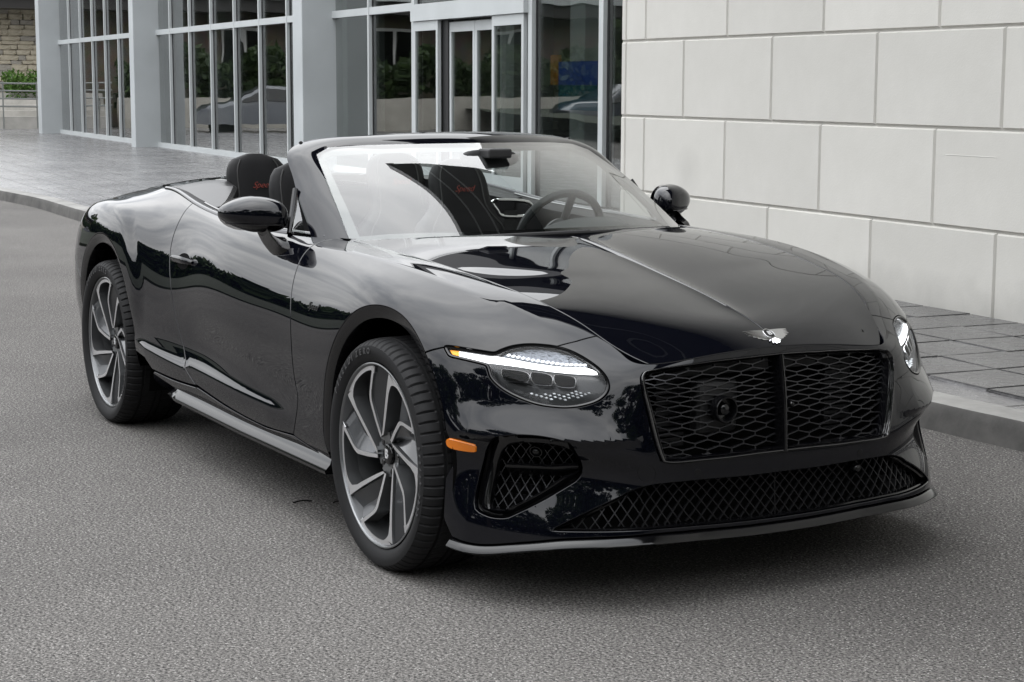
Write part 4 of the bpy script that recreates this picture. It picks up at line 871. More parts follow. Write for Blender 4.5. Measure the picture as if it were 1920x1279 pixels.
for s in (1,-1):
    tmp=[]
    def mk(fn,name,mat,par,auto=40):
        q=MB(); fn(q); V=np.array(q.V)*[1,s,1]; return mesh_obj(name,V,q.F if s>0 else [f[::-1] for f in q.F],mat,par,mi=q.M,auto=auto)
    h=mk(housing,'headlamp',M_lamp,car); hl.append(h)
    mk(lamp_gasket,'gasket',M_gloss,h,60); mk(lens,'lens',M_lens,h,180); mk(drl,'running_light',M_drl,h); mk(amber,'turn_signal',M_amb,h); mk(crown,'crystal_crown',M_crown,h,180); bd_=mk(beads,'light_beads',M_bead,h,5); bd_['kind']='stuff'
    for k in (1,2,3): mk(projx(k),'projector',[M_chrome,M_dark],h,60)
    c=mk(sparkle,'crystal_facets',M_crys,h,5); c['kind']='stuff'
    def marker(q):
        P=catmull(np.array(O['marker']),5,True); band(q,P,[(0,.006),(0,-.001),(.003,-.0045)],True); fill(q,P,-.0045,.015,inset=.003)
    M_mark=bpy.data.materials.get('side_marker') or pmat('side_marker',(.62,.16,.006),.14,0,.5,emit=(1,.30,.02),estr=.06)
    mk(marker,'side_marker',M_mark,car,60)
    def sens(q):
        n=24; t0,v0=O['sensor'][0]; L_=np.array([(t0+.0095*math.cos(a),v0+.0095*math.sin(a)/VS*1.7) for a in np.linspace(0,2*math.pi,n,endpoint=False)]); band(q,L_,[(0,.003),(0,-.0006),(.001,-.001)],True); fill(q,L_,-.001,.006,inset=.001)
    mk(sens,'parking_sensor',M_gloss,car,60)
    if s<0:
        def tow(q):
            t0,v0=O['tow'][0]; L_=np.array([(t0+.026*math.cos(a),v0+.026*math.sin(a)/VS*1.55) for a in np.linspace(0,2*math.pi,48,endpoint=False)]); band(q,L_,[(-.0010,.0004),(-.0004,-.0011),(.0004,-.0011),(.0010,.0004)],True)
        mk(tow,'tow_cover_ring',M_gloss,car,60)
# ---- sill blades
def blade(m):
    X_=np.linspace(-2.06,-.40,60); rows=[]
    for x in X_:
        k=min(1,(x+2.06)/.12); e=.004+.016*k; z=.236+.02*(x+2.06)/1.66*0+.012*max(0,-(x+1.2)/.86)
        rows.append([(x,.912,z+.062*(.25+.75*k)),(x,.930,z+.054*(.2+.8*k)),(x,.937+e*.15,z+.020*k+.002),(x,.939+e,z+.002),(x,.9385+e,z-.003),(x,.936+e,z-.010),(x,.90,z-.014)])
    m.grid(np.array(rows))
    for r,fl_ in ((rows[0],0),(rows[-1],1)): m.add(r,[tuple(range(7))])
mirror_pair(blade,'sill_blade',M_gloss,auto=50)
# ---- belt trim
def belt(m):
    rows=[]
    for t_ in np.linspace(2.42,4.20,90):
        q=Sp(t_,0.004)[0]; i_=np.array((0,-1,0.))
        rows.append([q+np.array((0,dy,dz)) for dy,dz in ((.006,-.006),(.006,.004),(.002,.009),(-.008,.010),(-.014,.006),(-.014,-.01))])
    m.grid(np.array(rows),flip=False)
mirror_pair(belt,'belt_trim',M_chrome if False else M_dchrome,auto=60)
# ---- windscreen frame and glass
FR=[ # glass edge, crest, outer edge (half, bottom -> header centre)
 ((-.735,.690,.960),(-.82,.738,.972),(-.915,.775,.952)),
 ((-.88,.668,1.042),(-.955,.715,1.060),(-1.04,.752,1.040)),
 ((-1.03,.646,1.122),(-1.095,.692,1.144),(-1.175,.728,1.128)),
 ((-1.18,.620,1.200),(-1.235,.664,1.225),(-1.31,.700,1.212)),
 ((-1.275,.590,1.250),(-1.335,.628,1.278),(-1.405,.655,1.268)),
 ((-1.305,.525,1.276),(-1.375,.550,1.303),(-1.445,.565,1.298)),
 ((-1.255,.42,1.284),(-1.325,.432,1.316),(-1.40,.438,1.314)),
 ((-1.165,.25,1.290),(-1.235,.255,1.327),(-1.315,.258,1.326)),
 ((-1.115,.10,1.292),(-1.185,.10,1.332),(-1.265,.10,1.331)),
 ((-1.105,0,1.293),(-1.175,0,1.333),(-1.255,0,1.332))]
FR=np.array(FR); FR[:,1]=FR[:,1]*.55+(FR[:,0]+FR[:,2])/2*.45; full=np.vstack([FR,(FR[:-1]*[1,-1,1])[::-1]])
fr_t=np.r_[0,np.cumsum(np.linalg.norm(np.diff(full[:,1],axis=0),axis=1))]
FS=Surf(fr_t,[0,.5,1],full,46,4,.003,.0005)
fn_=FS.normal([fr_t[-1]*.5],[.5])[0]; NF=1 if fn_[2]>0 else -1
def frame_mesh():
    n=220; T=np.linspace(0,fr_t[-1],n); vs_=np.linspace(0,1,12); m=MB(); TT,VV=np.meshgrid(T,vs_,indexing='ij')
    P=FS(TT.ravel(),VV.ravel()).reshape(n,12,3); Nn=(FS.normal(TT.ravel(),VV.ravel())*NF).reshape(n,12,3)
    i0=P[:,:1]-Nn[:,:1]*.012; o1=P[:,-1:]-Nn[:,-1:]*.010; o2=P[:,-1:]-Nn[:,-1:]*.030+(P[:,:1]-P[:,-1:])*.25; o3=P[:,:1]-Nn[:,:1]*.03
    R=np.concatenate([i0,P,o1,o2,o3],1); m.grid(R,0,flip=(NF>0)); return m
fm=frame_mesh(); fm.build('windscreen_frame',M_paint,car,auto=50)
# glass: bottom edge to top edge
yb=np.linspace(-1,1,41)
def bot(u): a=abs(u); return np.array((-.455-.285*(.55*a**2+.45*a**3),.690*u,.983-.024*a**2))
topc=catmull(full[:,0],10)
def screen(d=0.0,n=41,k=24):
    # top/side edge param by angle: match by y fraction
    R=np.zeros((n,k,3))
    side=catmull(FR[:6,0],12); head=catmull(FR[5:,0],12)
    for i,u in enumerate(np.linspace(-1,1,n)):
        a=abs(u); sg=1 if u>=0 else -1
        b=bot(u)
        yt=.585*a; hx=np.array([q for q in np.vstack([FR[4:5,0],head])]); o_=np.argsort(hx[:,1]); 
        t=np.array((np.interp(yt,hx[o_,1],hx[o_,0]),yt*sg,np.interp(yt,hx[o_,1],hx[o_,2])))
        for j,v in enumerate(np.linspace(0,1,k)):
            q=b*(1-v)+t*v; bow=.020*math.sin(math.pi*v)*(1-.35*a**2)
            w_=.690*(1-v)+.585*v
            # side edges follow the pillar
            yy=np.interp(v,np.linspace(0,1,5),FR[:5,0,1])*u*1.02; q[1]=yy
            q=q+np.array((.44,0,.90))*bow; R[i,j]=q
    return R
M_wind=glass_mat('windscreen_glass',(.86,.91,.89),2.3,1.52)
R=screen(); m=MB(); m.grid(R,flip=False); ws=m.build('windscreen',M_wind,car,smooth=True)
# black ceramic band round the glass (behind it)
m=MB(); n,k=R.shape[:2]; off=np.array((-.006,0,-.008))
def fr(i,j): return R[i,j]+off
Fq=[]
for i in range(n-1):
    for j in range(k-1):
        u=abs((i+.5)/(n-1)*2-1); v=(j+.5)/(k-1)
        if u>.93 or v<.075 or v>.93: m.add([fr(i,j),fr(i+1,j),fr(i+1,j+1),fr(i,j+1)],[(0,1,2,3)])
m.build('windscreen_border',M_gloss,car,smooth=False,auto=60)
# cowl and wipers
m=MB(); rows=[]
for u in np.linspace(-1.0,1.0,41):
    b=bot(u); rows.append([b+np.array(q) for q in ((.02,0,-.012),(-.01,0,-.010),(-.05,0,.012),(-.10,0,-.04))])
m.grid(np.array(rows)); m.build('cowl',M_matte,car,smooth=True)
for pts in ([(-.47,.10),(-.49,-.2),(-.56,-.46)],[(-.48,.55),(-.50,.2),(-.49,-.03)]):
    C=catmull(np.array([(bot(y/.69)[0]+.004,y,bot(y/.69)[2]+.010) for _,y in pts]),10); m=MB(); m.tube(C,[.011*(1-.5*i/len(C)) for i in range(len(C))],8); m.build('wiper',M_matte,car,smooth=True)

# ================================================================== wheels
M_tyre=pmat('tyre_rubber',(.0085,.0085,.0092),.66,spec=.25,bump=(220,.12,.001))
M_face=pmat('machined_alloy',(.78,.78,.79),.34,.9); M_pock=pmat('grey_alloy',(.17,.175,.18),.32,.75,.5); M_rec=pmat('recess_grey',(.060,.062,.066),.30,.6,.5); M_disc=pmat('brake_disc',(.16,.16,.165),.35,1); M_cal=pmat('caliper_black',(.008,.008,.009),.2,0,.6)
M_lettr=pmat('tyre_lettering',(.05,.05,.052),.5)
TR,TW=.368,.150
def tyre_mesh():
    n=420; prof=[(.291,.110),(.2955,.124),(.303,.1305),(.318,.1370),(.332,.1390),(.343,.1365),(.350,.1300),(.3560,.121),(.3605,.109),(.3625,.097),(.3635,.085),(.3635,.079),(.356,.078),(.356,.068),(.3642,.067),(.3648,.045),(.3648,.018),(.357,.017),(.357,.008),(.3648,.007),(.3648,0)]
    prof=[(.291+(r-.291)*1.05,y) for r,y in prof]
    full=prof+[(r,-y) for r,y in prof[::-1][1:]]
    V=[];F=[];k=len(full)
    for i in range(n):
        a=2*math.pi*i/n
        for j,(r,y) in enumerate(full):
            s=i%6==0 
            if s and abs(y)>.084 and .351<r<.3683: r=r-.006
            if s and .02<abs(y)<.066 and r>.366: r=r-.0045
            V.append((r*math.cos(a),y,r*math.sin(a)))
    for i in range(n):
        for j in range(k-1): F.append((i*k+j,i*k+j+1,((i+1)%n)*k+j+1,((i+1)%n)*k+j))
    return V,F
tv,tf=tyre_mesh()
tyre_o=mesh_obj('tyre',tv,tf,M_tyre,None,auto=28); tyre_me=tyre_o.data; bpy.data.objects.remove(tyre_o)
RF=.1255       # y of the machined face at the rim edge
def yface(r): return RF-.004-.034*max(0,(1-r/.27))**1.3
def pol(r,a,dy=0): a=math.radians(a); return (r*math.cos(a),yface(r)+dy,r*math.sin(a))
def rim_mesh():
    m=MB()
    # barrel and lip
    m.lathe([(.2925,.124),(.2925,.1275),(.2895,.1285),(.2868,.1275),(.2850,.124)],96,'y',m=1)
    m.lathe([(.2850,.124),(.2825,.122)],96,'y',m=1)
    m.lathe([(.2825,.124),(.279,.110),(.272,.07),(.264,0),(.262,-.10),(.285,-.125)],96,'y',m=1)
    # five openings, each outlined by a machined loop
    R1=.2815
    for k in range(5):
        ph=84-72*k
        # loop: apex of this V (right leg) -> rim -> ring clockwise -> left leg of the next V -> its apex
        def leg(base,kind):
            "straight-sided blades: one leg runs straight, the other kinks two thirds of the way out"
            C=[(.062,33),(.128,2),(.194,-6),(R1,-10)] if kind=='r' else [(.062,33),(.120,30.5),(.178,28.5),(.190,27),(.205,24),(R1,11)]
            Q=np.array([(r*math.cos(math.radians(base+a)),r*math.sin(math.radians(base+a))) for r,a in C]); d=np.r_[0,np.cumsum(np.linalg.norm(np.diff(Q,axis=0),axis=1))]; u=np.linspace(0,d[-1],22)
            X_=np.interp(u,d,Q[:,0]); Y_=np.interp(u,d,Q[:,1]); R_=np.hypot(X_,Y_); A_=base+(np.degrees(np.arctan2(Y_,X_))-base+180)%360-180
            return list(zip(R_,A_))
        right=leg(ph,'r'); left=leg(ph-72,'l')
        ring=[(R1,a) for a in np.linspace(ph-10,ph-61,26)]
        # outer boundary polyline of the opening loop (towards the V recess / rim)
        outer=right+ring[1:-1]+left[::-1]
        # inner boundary (towards the opening)
        inn=[]
        for i,(r,a) in enumerate(right):
            u=i/21; w_=.0125+.005*u+.040*max(0,u-.72)**1.0*(1 if u>.72 else 0)*1.6; inn.append((r,a-math.degrees(w_/max(r,.03))))
        rin=R1-.0125
        inr=[]
        for i,(r,a) in enumerate(ring[1:-1]):
            u=i/(len(ring)-3); inr.append((R1-.0125-.030*max(0,1-u/.32)**2-.012*max(0,(u-.85)/.15)**2,a))
        inl=[]
        for i,(r,a) in enumerate(left):
            u=i/21; w_=.0120+.004*u; inl.append((r,a+math.degrees(w_/max(r,.03))))
        inn=[(min(r,R1-.0125),a) for r,a in inn]; inl=[(min(r,R1-.0125),a) for r,a in inl]
        inner=inn+inr+inl[::-1]
        n=len(outer); b=len(m.V)
        O_=[pol(r,a) for r,a in outer]; I_=[pol(r,a) for r,a in inner]
        ch=.002
        Od=[pol(r,a,-.012) for r,a in outer]; Id=[pol(r+.000,a,-.010) for r,a in inner]; Idd=[pol(min(r+.004,.281),a,-.050) for r,a in inner]
        m.add(O_+I_,[(i,i+1,n+i+1,n+i) for i in range(n-1)],0)
        m.add(I_+Idd,[(i,i+1,n+i+1,n+i) for i in range(n-1)],1)
        m.add(O_+Od,[(i+1,i,n+i,n+i+1) for i in range(n-1)],1)
        # V recess between this loop's left leg of V(k+1) and the next loop's right leg : fill for V at ph
        lf=leg(ph,'l'); rows=[]
        for (r1,a1),(r2,a2) in zip(lf,right):
            rows.append([pol(r1,a1+(a2-a1)*s,-.008-.020*(1-abs(2*s-1))) for s in (0,.25,.5,.75,1)])
        m.grid(np.array(rows),3)
        # spoke root towards the hub
        rows=[]
        for u in np.linspace(0,1,6):
            r=.040+.032*u; rows.append([pol(r,ph+30+d_,-.012) for d_ in (-30,-15,0,15,30)])
        m.grid(np.array(rows),1)
    m.lathe([(.033,.080),(.070,.082),(.074,.070),(.078,.03)],60,'y',m=1)
    for k in range(5):
        a=math.radians(84-72*k+60); c=(.056*math.cos(a),.083,.056*math.sin(a)); m.lathe([(0,.003),(.008,.003),(.0105,0),(.0105,-.01)],16,'y',c,m=2)
    return m
rm=rim_mesh()
ro=mesh_obj('wheel',rm.V,rm.F,[M_face,M_pock,M_gloss,M_rec],None,mi=rm.M,auto=30); rim_me=ro.data; bpy.data.objects.remove(ro)
m=MB(); m.lathe([(0,.094),(.026,.0935),(.031,.091),(.034,.084),(.034,.07)],40,'y'); ho=m.build('hub_cap',M_gloss,None,smooth=True); cap_me=ho.data; bpy.data.objects.remove(ho)
def text_mesh(txt,size,ext,mat,shear=0.0,bold=0.0,space=1.0):
    cu=bpy.data.curves.new('lettering','FONT'); cu.body=txt; cu.size=size; cu.extrude=ext; cu.align_x='CENTER'; cu.align_y='CENTER'; cu.shear=shear; cu.offset=bold; cu.space_character=space; cu.resolution_u=3
    ob=bpy.data.objects.new('lettering',cu); COL.objects.link(ob); dg=bpy.context.evaluated_depsgraph_get(); me=bpy.data.meshes.new_from_object(ob.evaluated_get(dg)); bpy.data.objects.remove(ob); bpy.data.curves.remove(cu)
    me.materials.clear(); me.materials.append(mat); return me
M_silver=pmat('silver_letter',(.80,.80,.81),.3,.6)
B_me=text_mesh('B',.040,.0012,M_silver,0,.0012)
def letters_ring(txt,r,a0,step,h,name,par,yy=.139):
    "raised letters round the sidewall"
    V=[];F=[]
    for i,ch in enumerate(txt):
        if ch==' ': continue
        me=text_mesh(ch,h,.0008,M_lettr,.15,.0006); a=math.radians(a0-step*i)
        for q in me.polygons: F.append(tuple(len(V)+j for j in q.vertices))
        base=len(V)
        for v in me.vertices:
            # letter x runs clockwise, letter y outward
            ex=np.array((math.sin(a),0,-math.cos(a))); ey=np.array((math.cos(a),0,math.sin(a)))
            p_=ey*(r+v.co.y)+ex*v.co.x+np.array((0,1,0))*(yy+v.co.z); V.append(p_)
        F[-len(me.polygons):]=[tuple(base+j for j in q.vertices) for q in me.polygons]
        bpy.data.meshes.remove(me)
    return V,F
LV,LF=letters_ring('PIRELLI',.3285,150,5.2,.026,'x',None); LV2,LF2=letters_ring('P ZERO',.3285,122,5.2,.026,'x',None); LV3,LF3=letters_ring('275/35 ZR22',.3285,14,3.6,.018,'x',None)
n0=len(LV); LV=LV+LV2; LF=LF+[tuple(i+n0 for i in f) for f in LF2]; n0=len(LV); LV=LV+LV3; LF=LF+[tuple(i+n0 for i in f) for f in LF3]
lo=mesh_obj('sidewall_lettering',LV,LF,M_lettr,None); let_me=lo.data; bpy.data.objects.remove(lo)
def place_mesh(name,me,parent,M):
    o=bpy.data.objects.new(name,me); COL.objects.link(o); o.parent=parent; o.matrix_local=M; return o
for cx,s,yy,w_ in ((0,-1,.826,1.0),(0,1,.826,1.0),(-2.851,-1,.826,1.06),(-2.851,1,.826,1.06)):
    spin=0 if cx>-1 else -18
    # wheel local: y outward. for the right side (s<0) outward is -y -> rotate 180 about z, keeps the sweep direction as seen from outside
    M=Matrix.Translation((cx,s*yy,TR-.004))@(Matrix.Rotation(math.pi,4,'Z') if s<0 else Matrix.Identity(4))
    if s<0: M=M@Matrix.Scale(-1,4,(1,0,0))
    Mr=M@Matrix.Rotation(math.radians(-spin),4,'Y')
    wo_=place_mesh('wheel',rim_me,car,Mr)
    I4=Matrix.Identity(4)
    place_mesh('tyre',tyre_me,wo_,Matrix.Scale(w_,4,(0,1,0))); place_mesh('hub_cap',cap_me,wo_,I4)
    fix=Matrix.Translation((0,.0945,0))@Matrix.Rotation(math.radians(spin),4,'Y')
    # emblem: text lies in xz plane facing +y, must read from outside
    T_=Matrix(((-1,0,0,0),(0,0,1,0),(0,1,0,0),(0,0,0,1)))
    if s<0: T_=Matrix.Scale(-1,4,(1,0,0))@T_
    place_mesh('hub_emblem',B_me,wo_,fix@T_)
    if s<0:
        place_mesh('sidewall_lettering',let_me,wo_,Matrix.Translation((0,0.001 if w_==1 else .010,0)))
    m=MB(); m.lathe([(.075,.02),(.205,.02),(.207,.015),(.207,-.012),(.075,-.012)],64,'y'); dd=m.build('brake_disc',M_disc,None,auto=40); dm=dd.data; bpy.data.objects.remove(dd); place_mesh('brake_disc',dm,wo_,I4)
    m=MB(); rows=[]
    for a in np.linspace(-32,32,14): rows.append([(r*math.cos(math.radians(a)),y,r*math.sin(math.radians(a))) for r,y in ((.135,-.03),(.130,.035),(.150,.052),(.215,.050),(.228,.03),(.228,-.03))])
    m.grid(np.array(rows)); 
    for r_ in (rows[0],rows[-1]): m.add(r_,[tuple(range(6))])
    dd=m.build('brake_caliper',M_cal,None,auto=40); dm=dd.data; bpy.data.objects.remove(dd); place_mesh('brake_caliper',dm,wo_,Matrix.Rotation(math.radians(spin),4,'Y') if cx>-1 else Matrix.Rotation(math.radians(spin+180),4,'Y'))
# ================================================================== mirrors
def superell(c,a,n=40,k=28,fn=None):
    P=np.zeros((n,k,3))
    for i in range(n):
        th=2*math.pi*i/n
        for j in range(k):
            f=-math.pi/2+math.pi*j/(k-1); q=np.array((math.cos(f)*math.cos(th),math.cos(f)*math.sin(th),math.sin(f)))
            q=np.sign(q)*np.abs(q)**np.array((.8,.62 if q[1]<0 else .85,.8))
            q=q*a; P[i,j]=fn(q)+c if fn else q+c
    return P
MC=np.array((-1.145,.915,1.043))
def mfn(q):
    x,y,z=q; 
    x=x if x>0 else x*.55                # flat glass side to the rear
    taper=1-.42*max(0,y/.106)**1.3; z2=z*taper + .006*(y/.112) 
    if z<0: z2=z2*(.92)
    return np.array((x-.55*y,y,z2))
P=superell(MC,np.array((.100,.106,.068)),48,32,mfn)
for s in (1,-1):
    m=MB(); lowm=MB()
    top=[];
    Pm=P*[1,s,1]
    n,k,_=Pm.shape; V=Pm.reshape(-1,3); F=[];MI=[]
    for i in range(n):
        for j in range(k-1):
            f=(i*k+j,((i+1)%n)*k+j,((i+1)%n)*k+j+1,i*k+j+1); F.append(f if s>0 else f[::-1]); zc=(P[i,j,2]+P[i,j+1,2])/2-MC[2]; MI.append(1 if zc<-.032 else 0)
    mo=mesh_obj('door_mirror',V,F,[M_paint,M_gloss],car,mi=MI,auto=60)
    # indicator strip
    m=MB(); ring=[]
    for i in range(n):
        col=P[i]; zs_=col[:,2]-MC[2]; jj=int(np.argmin(np.abs(zs_+.028))); 
        q=np.array([np.interp(-.030,zs_,col[:,d]) for d in range(3)]); ring.append(q)
    ring=np.array(ring); c0=MC; sel=[q+ (q-c0)/np.linalg.norm(q-c0)*.002 for i,q in enumerate(ring) if (i/n<.42 or i/n>.90)]
    sel=sel[-int(n*.10):]+sel[:-int(n*.10)] if False else sorted(sel,key=lambda q:math.atan2(q[1]-c0[1],q[0]-c0[0]))
    m.tube([tuple(q*[1,s,1]) for q in sel],.0032,6); m.build('indicator_strip',M_dchrome,mo,smooth=True)
    # glass
    m=MB(); ang=np.linspace(0,2*math.pi,28,endpoint=False); m.add([(MC[0]-.062-.050*math.cos(a),s*(MC[1]+.090*math.cos(a)),MC[2]+.062*math.sin(a)) for a in ang],[tuple(range(28))]); m.build('mirror_glass',M_chrome,mo,auto=None)
    # arm
    m=MB(); C=catmull(np.array([(-1.09,.895,.992),(-1.05,.893,.966),(-1.0,.885,.942),(-.985,.855,.930)]),8); rows=[]
    for i,q in enumerate(C):
        u=i/(len(C)-1); a_,b_=.055+.01*u,.022+.02*u; rows.append([q+np.array((a_*math.cos(g)-.01,0,b_*math.sin(g))) for g in np.linspace(0,2*math.pi,20)])
    R_=np.array(rows)*[1,s,1]; m.grid(R_,flip=(s<0)); m.build('mirror_arm',M_gloss,mo,smooth=True)
# ================================================================== handle, badges
for di,s in enumerate((1,-1)):
    par=doors[di]; c=Sp(3.46,.312)[0]; m=MB(); rows=[]
    for u in np.linspace(-1,1,28):
        t_=3.458+.112*u; q=Sp(t_,.312)[0]; nn=SIDE.normal([t_],[.312])[0]*NS; out=.030*(1-abs(u)**4)+.001; hh=.013*(1-.55*abs(u)**3)+.002
        rows.append([q+nn*(out+dx_)+np.array((0,0,dz*hh)) for dx_,dz in ((-.012,1),(-.002,.95),(.004,.5),(.006,0),(.004,-.5),(-.002,-.95),(-.012,-1),(-.016,0),(-.012,1))])
    m.grid(np.array(rows)*[1,s,1],flip=(s>0)); m.build('door_handle',M_paint,par,smooth=True)
    m=MB(); L_=np.array([(3.458+.070*math.cos(a),.315+.030*math.sin(a)) for a in np.linspace(0,2*math.pi,36,endpoint=False)]); fill(m,L_,-.0012,.02); m.V=[tuple(np.array(v)*[1,s,1]) for v in m.V]; m.build('handle_recess',M_dark,par,auto=None)
# fender script
M_badge=pmat('black_badge',(.004,.004,.004),.4,0,0,.25)
def on_side(me,t_,v_,s,name,par,lift=.002,rot=0):
    q=Sp(t_,v_,-lift)[0]*[1,s,1]; nn=SIDE.normal([t_],[v_])[0]*NS*[1,s,1]; up=np.array((0,0,1.)); ex=np.cross(up,nn); ex/=np.linalg.norm(ex); ey=np.cross(nn,ex)
    o=place_mesh(name,me,par,Matrix(((ex[0],ey[0],nn[0],q[0]),(ex[1],ey[1],nn[1],q[1]),(ex[2],ey[2],nn[2],q[2]),(0,0,0,1)))@Matrix.Rotation(rot,4,'Z')); return o
sp_me=text_mesh('Speed',.034,.001,M_badge,.5,.0004,1.15)
for s in (1,-1): on_side(sp_me,*O['badge'][0],s,'fender_script',car)
# winged hood badge
def hpos(u,v,l=0):
    q=HS([u],[abs(v)])[0]; n=HS.normal([u],[abs(v)])[0]*NH; 
    if abs(v)<.01: n[1]=0
    q=q+n*l; q=q*[1,1 if v>=0 else -1,1]; return q
def badge_center():
    best=None
    for u in np.linspace(1.1,1.4,301):
        q=hpos(u,0); d=abs(q[0]-.742)
        if best is None or d<best[0]: best=(d,u)
    return best[1]
ub=badge_center(); qb_=hpos(ub,0); nb=HS.normal([ub],[.02])[0]*NH; nb[1]=0; nb/=np.linalg.norm(nb); ex=np.array((0,1.,0)); ey=np.cross(nb,ex); 
if ey[2]<0: ey=-ey
bex=np.array((0,1.,0)); bey=ey
def bp(x,y,l): 
    # drape on the hood along y
    return tuple(qb_+bey*y*1.3+np.array((0,x,0))+nb*(l-.9*abs(x)**2*.9))
bd=empty('hood_badge',(0,0,0)); bpy.data.objects.remove(bd)
m=MB()
for s in (1,-1):
    feathers=7
    for k in range(feathers):
        y0=.016-k*.0056; L_=.112-.012*k; rows=[]
        for u in np.linspace(0,1,8):
            x=.012+(L_-.012)*u; yc=y0+.010*u*(1-.3*k/feathers)-.004*u*u; hw=.0040*(1-.6*u**3); rows.append([bp(s*x,yc+hw,.0012),bp(s*x,yc+hw*.3,.0042),bp(s*x,yc-hw*.3,.0042),bp(s*x,yc-hw,.0012)])
        m.grid(np.array(rows),flip=(s>0))
for k in range(5):
    a=-.9+k*.45; rows=[]
    for u in np.linspace(0,1,5):
        x=.026*math.sin(a)*u; y=-.010-.026*math.cos(a)*u; hw=.006*(1-.4*u); rows.append([bp(x-hw,y,.001),bp(x,y,.0045),bp(x+hw,y,.001)])
    m.grid(np.array(rows))
hb=m.build('hood_badge',M_chrome,car,auto=50)
m=MB(); an=np.linspace(0,2*math.pi,28,endpoint=False); ring=[[bp(r*math.cos(a)*.92,r*math.sin(a)+.002,l) for r,l in ((.0190,.002),(.0187,.0055),(.0165,.0058),(.0160,.005))] for a in an]; m.grid(np.array(ring),closeu=True,flip=False); m.build('badge_ring',M_chrome,hb,smooth=True)
m=MB(); m.add([bp(.0161*math.cos(a)*.92,.0161*math.sin(a)+.002,.005) for a in an],[tuple(range(28))]); m.build('badge_field',M_gloss,hb,auto=None)
B2=text_mesh('B',.027,.0006,M_silver,.15,.0007); q=np.array(bp(0,.002,.0056)); nn=nb; exx=np.array((0,1.,0))
exx=np.cross(bey,nn); place_mesh('badge_letter',B2,hb,Matrix(((exx[0],bey[0],nn[0],q[0]),(exx[1],bey[1],nn[1],q[1]),(exx[2],bey[2],nn[2],q[2]),(0,0,0,1))))
# ================================================================== cabin
M_leather=pmat('black_leather',(.006,.006,.0068),.55,spec=.18,noise=(9,.25)); M_stitch=pmat('seat_piping',(.006,.006,.006),.6); M_red=pmat('red_embroidery',(.17,.022,.012),.7); M_dash=pmat('dashboard_leather',(.035,.036,.038),.55,bump=(260,.2,.001))
# rear deck between the haunches
def deck(x0,x1,n=40,k=25):
    te=np.array([SIDE([t],[0.004])[0] for t in np.linspace(3.5,6.26,140)]); R=np.zeros((n,k,3))
    for i,x in enumerate(np.linspace(x0,x1,n)):
        Y=np.interp(-x,-te[:,0],te[:,1]); Z=np.interp(-x,-te[:,0],te[:,2]); cr=np.interp(-x,[2.5,2.75,3.0,3.25,3.5,3.75,3.95],[.035,.055,.065,.060,.045,.025,.01])
        for j,u in enumerate(np.linspace(-1,1,k)): R[i,j]=(x-.0*u,Y*u,Z-.012*(abs(u)>.999)+cr*(1-u*u)**.8+.0)
    return R
R=deck(-2.62,-3.40); m=MB(); m.grid(R,flip=False); m.build('tonneau_cover',M_paint,car,smooth=True)
R=deck(-3.408,-3.94); m=MB(); m.grid(R,flip=False); m.build('boot_lid',M_paint,car,smooth=True)
# tonneau shoulders running forward beside the rear seats
for s in (1,-1):
    te=np.array([SIDE([t],[0.004])[0] for t in np.linspace(3.2,4.6,90)]); rows=[]
    for x in np.linspace(-2.05,-2.63,30):
        Y=np.interp(-x,-te[:,0],te[:,1])-.014; Z=np.interp(-x,-te[:,0],te[:,2]); k=(-x-2.05)/.58; w_=.06+.17*min(1,k*1.6)**.8; up_=.034*min(1,k*1.3)
        rows.append([(x,s*Y,Z-.002),(x,s*(Y-w_*.3),Z+up_*.55),(x,s*(Y-w_*.7),Z+up_*.95),(x,s*(Y-w_),Z+up_),(x,s*(Y-w_-.018),Z+up_-.012),(x,s*(Y-w_-.022),Z+up_-.06),(x,s*(Y-w_-.01),Z-.25)])
    m=MB(); m.grid(np.array(rows),flip=(s<0)); m.build('tonneau_shoulder',pmat('tonneau_trim',(.006,.006,.007),.32,spec=.4),car,smooth=True)
# tonneau side lid line
for s in (1,-1):
    m=MB(); te=[deck(x,x-.001,1,25)[0] for x in (-2.66,-2.80,-2.95,-3.08,-3.1)]
    pts=[]
    for x,u in ((-2.62,.62),(-2.75,.60),(-2.92,.62),(-3.05,.70),(-3.05,.88),(-2.9,.90)):
        row=deck(x,x-.001,2,41)[0]; j=int(round((s*u+1)/2*40)); pts.append(row[j]+np.array((0,0,.001)))
    m.tube(catmull(np.array(pts),6),.0018,5); m.build('lid_seam',M_dark,car,smooth=True)
# tub: inner side walls, floor, bulkheads
for s in (1,-1):
    m=MB(); rows=[]
    for t_ in np.linspace(2.30,4.22,60):
        q=Sp(t_,.004)[0]; rows.append([(q[0],(q[1]-.012)*s,q[2]+.004),(q[0],(q[1]-.05)*s,q[2]+.004),(q[0],(q[1]-.085)*s,q[2]-.02),(q[0],(q[1]-.095)*s,q[2]-.10),(q[0],(q[1]-.07)*s,.62),(q[0],(q[1]-.06)*s,.36)])
    m.grid(np.array(rows),flip=(s>0)); m.build('door_card',M_leather,car,smooth=True)
    m=MB(); rows=[]
    for t_ in np.linspace(2.5,3.66,40):
        q=Sp(t_,.004)[0]; rows.append([(q[0],(q[1]-.034)*s,q[2]+.006),(q[0],(q[1]-.040)*s,q[2]+.009),(q[0],(q[1]-.05)*s,q[2]+.006)])
    m.grid(np.array(rows),flip=(s>0)); m.build('inner_belt_strip',M_dchrome,car,smooth=True)
m=MB(); m.box((-2.7,-.72,.34),(-.5,.72,.36)); m.build('cabin_floor',M_leather,car,auto=None)
m=MB(); m.box((-2.72,-.72,.36),(-2.66,.72,1.05)); m.build('rear_bulkhead',M_leather,car,auto=None)
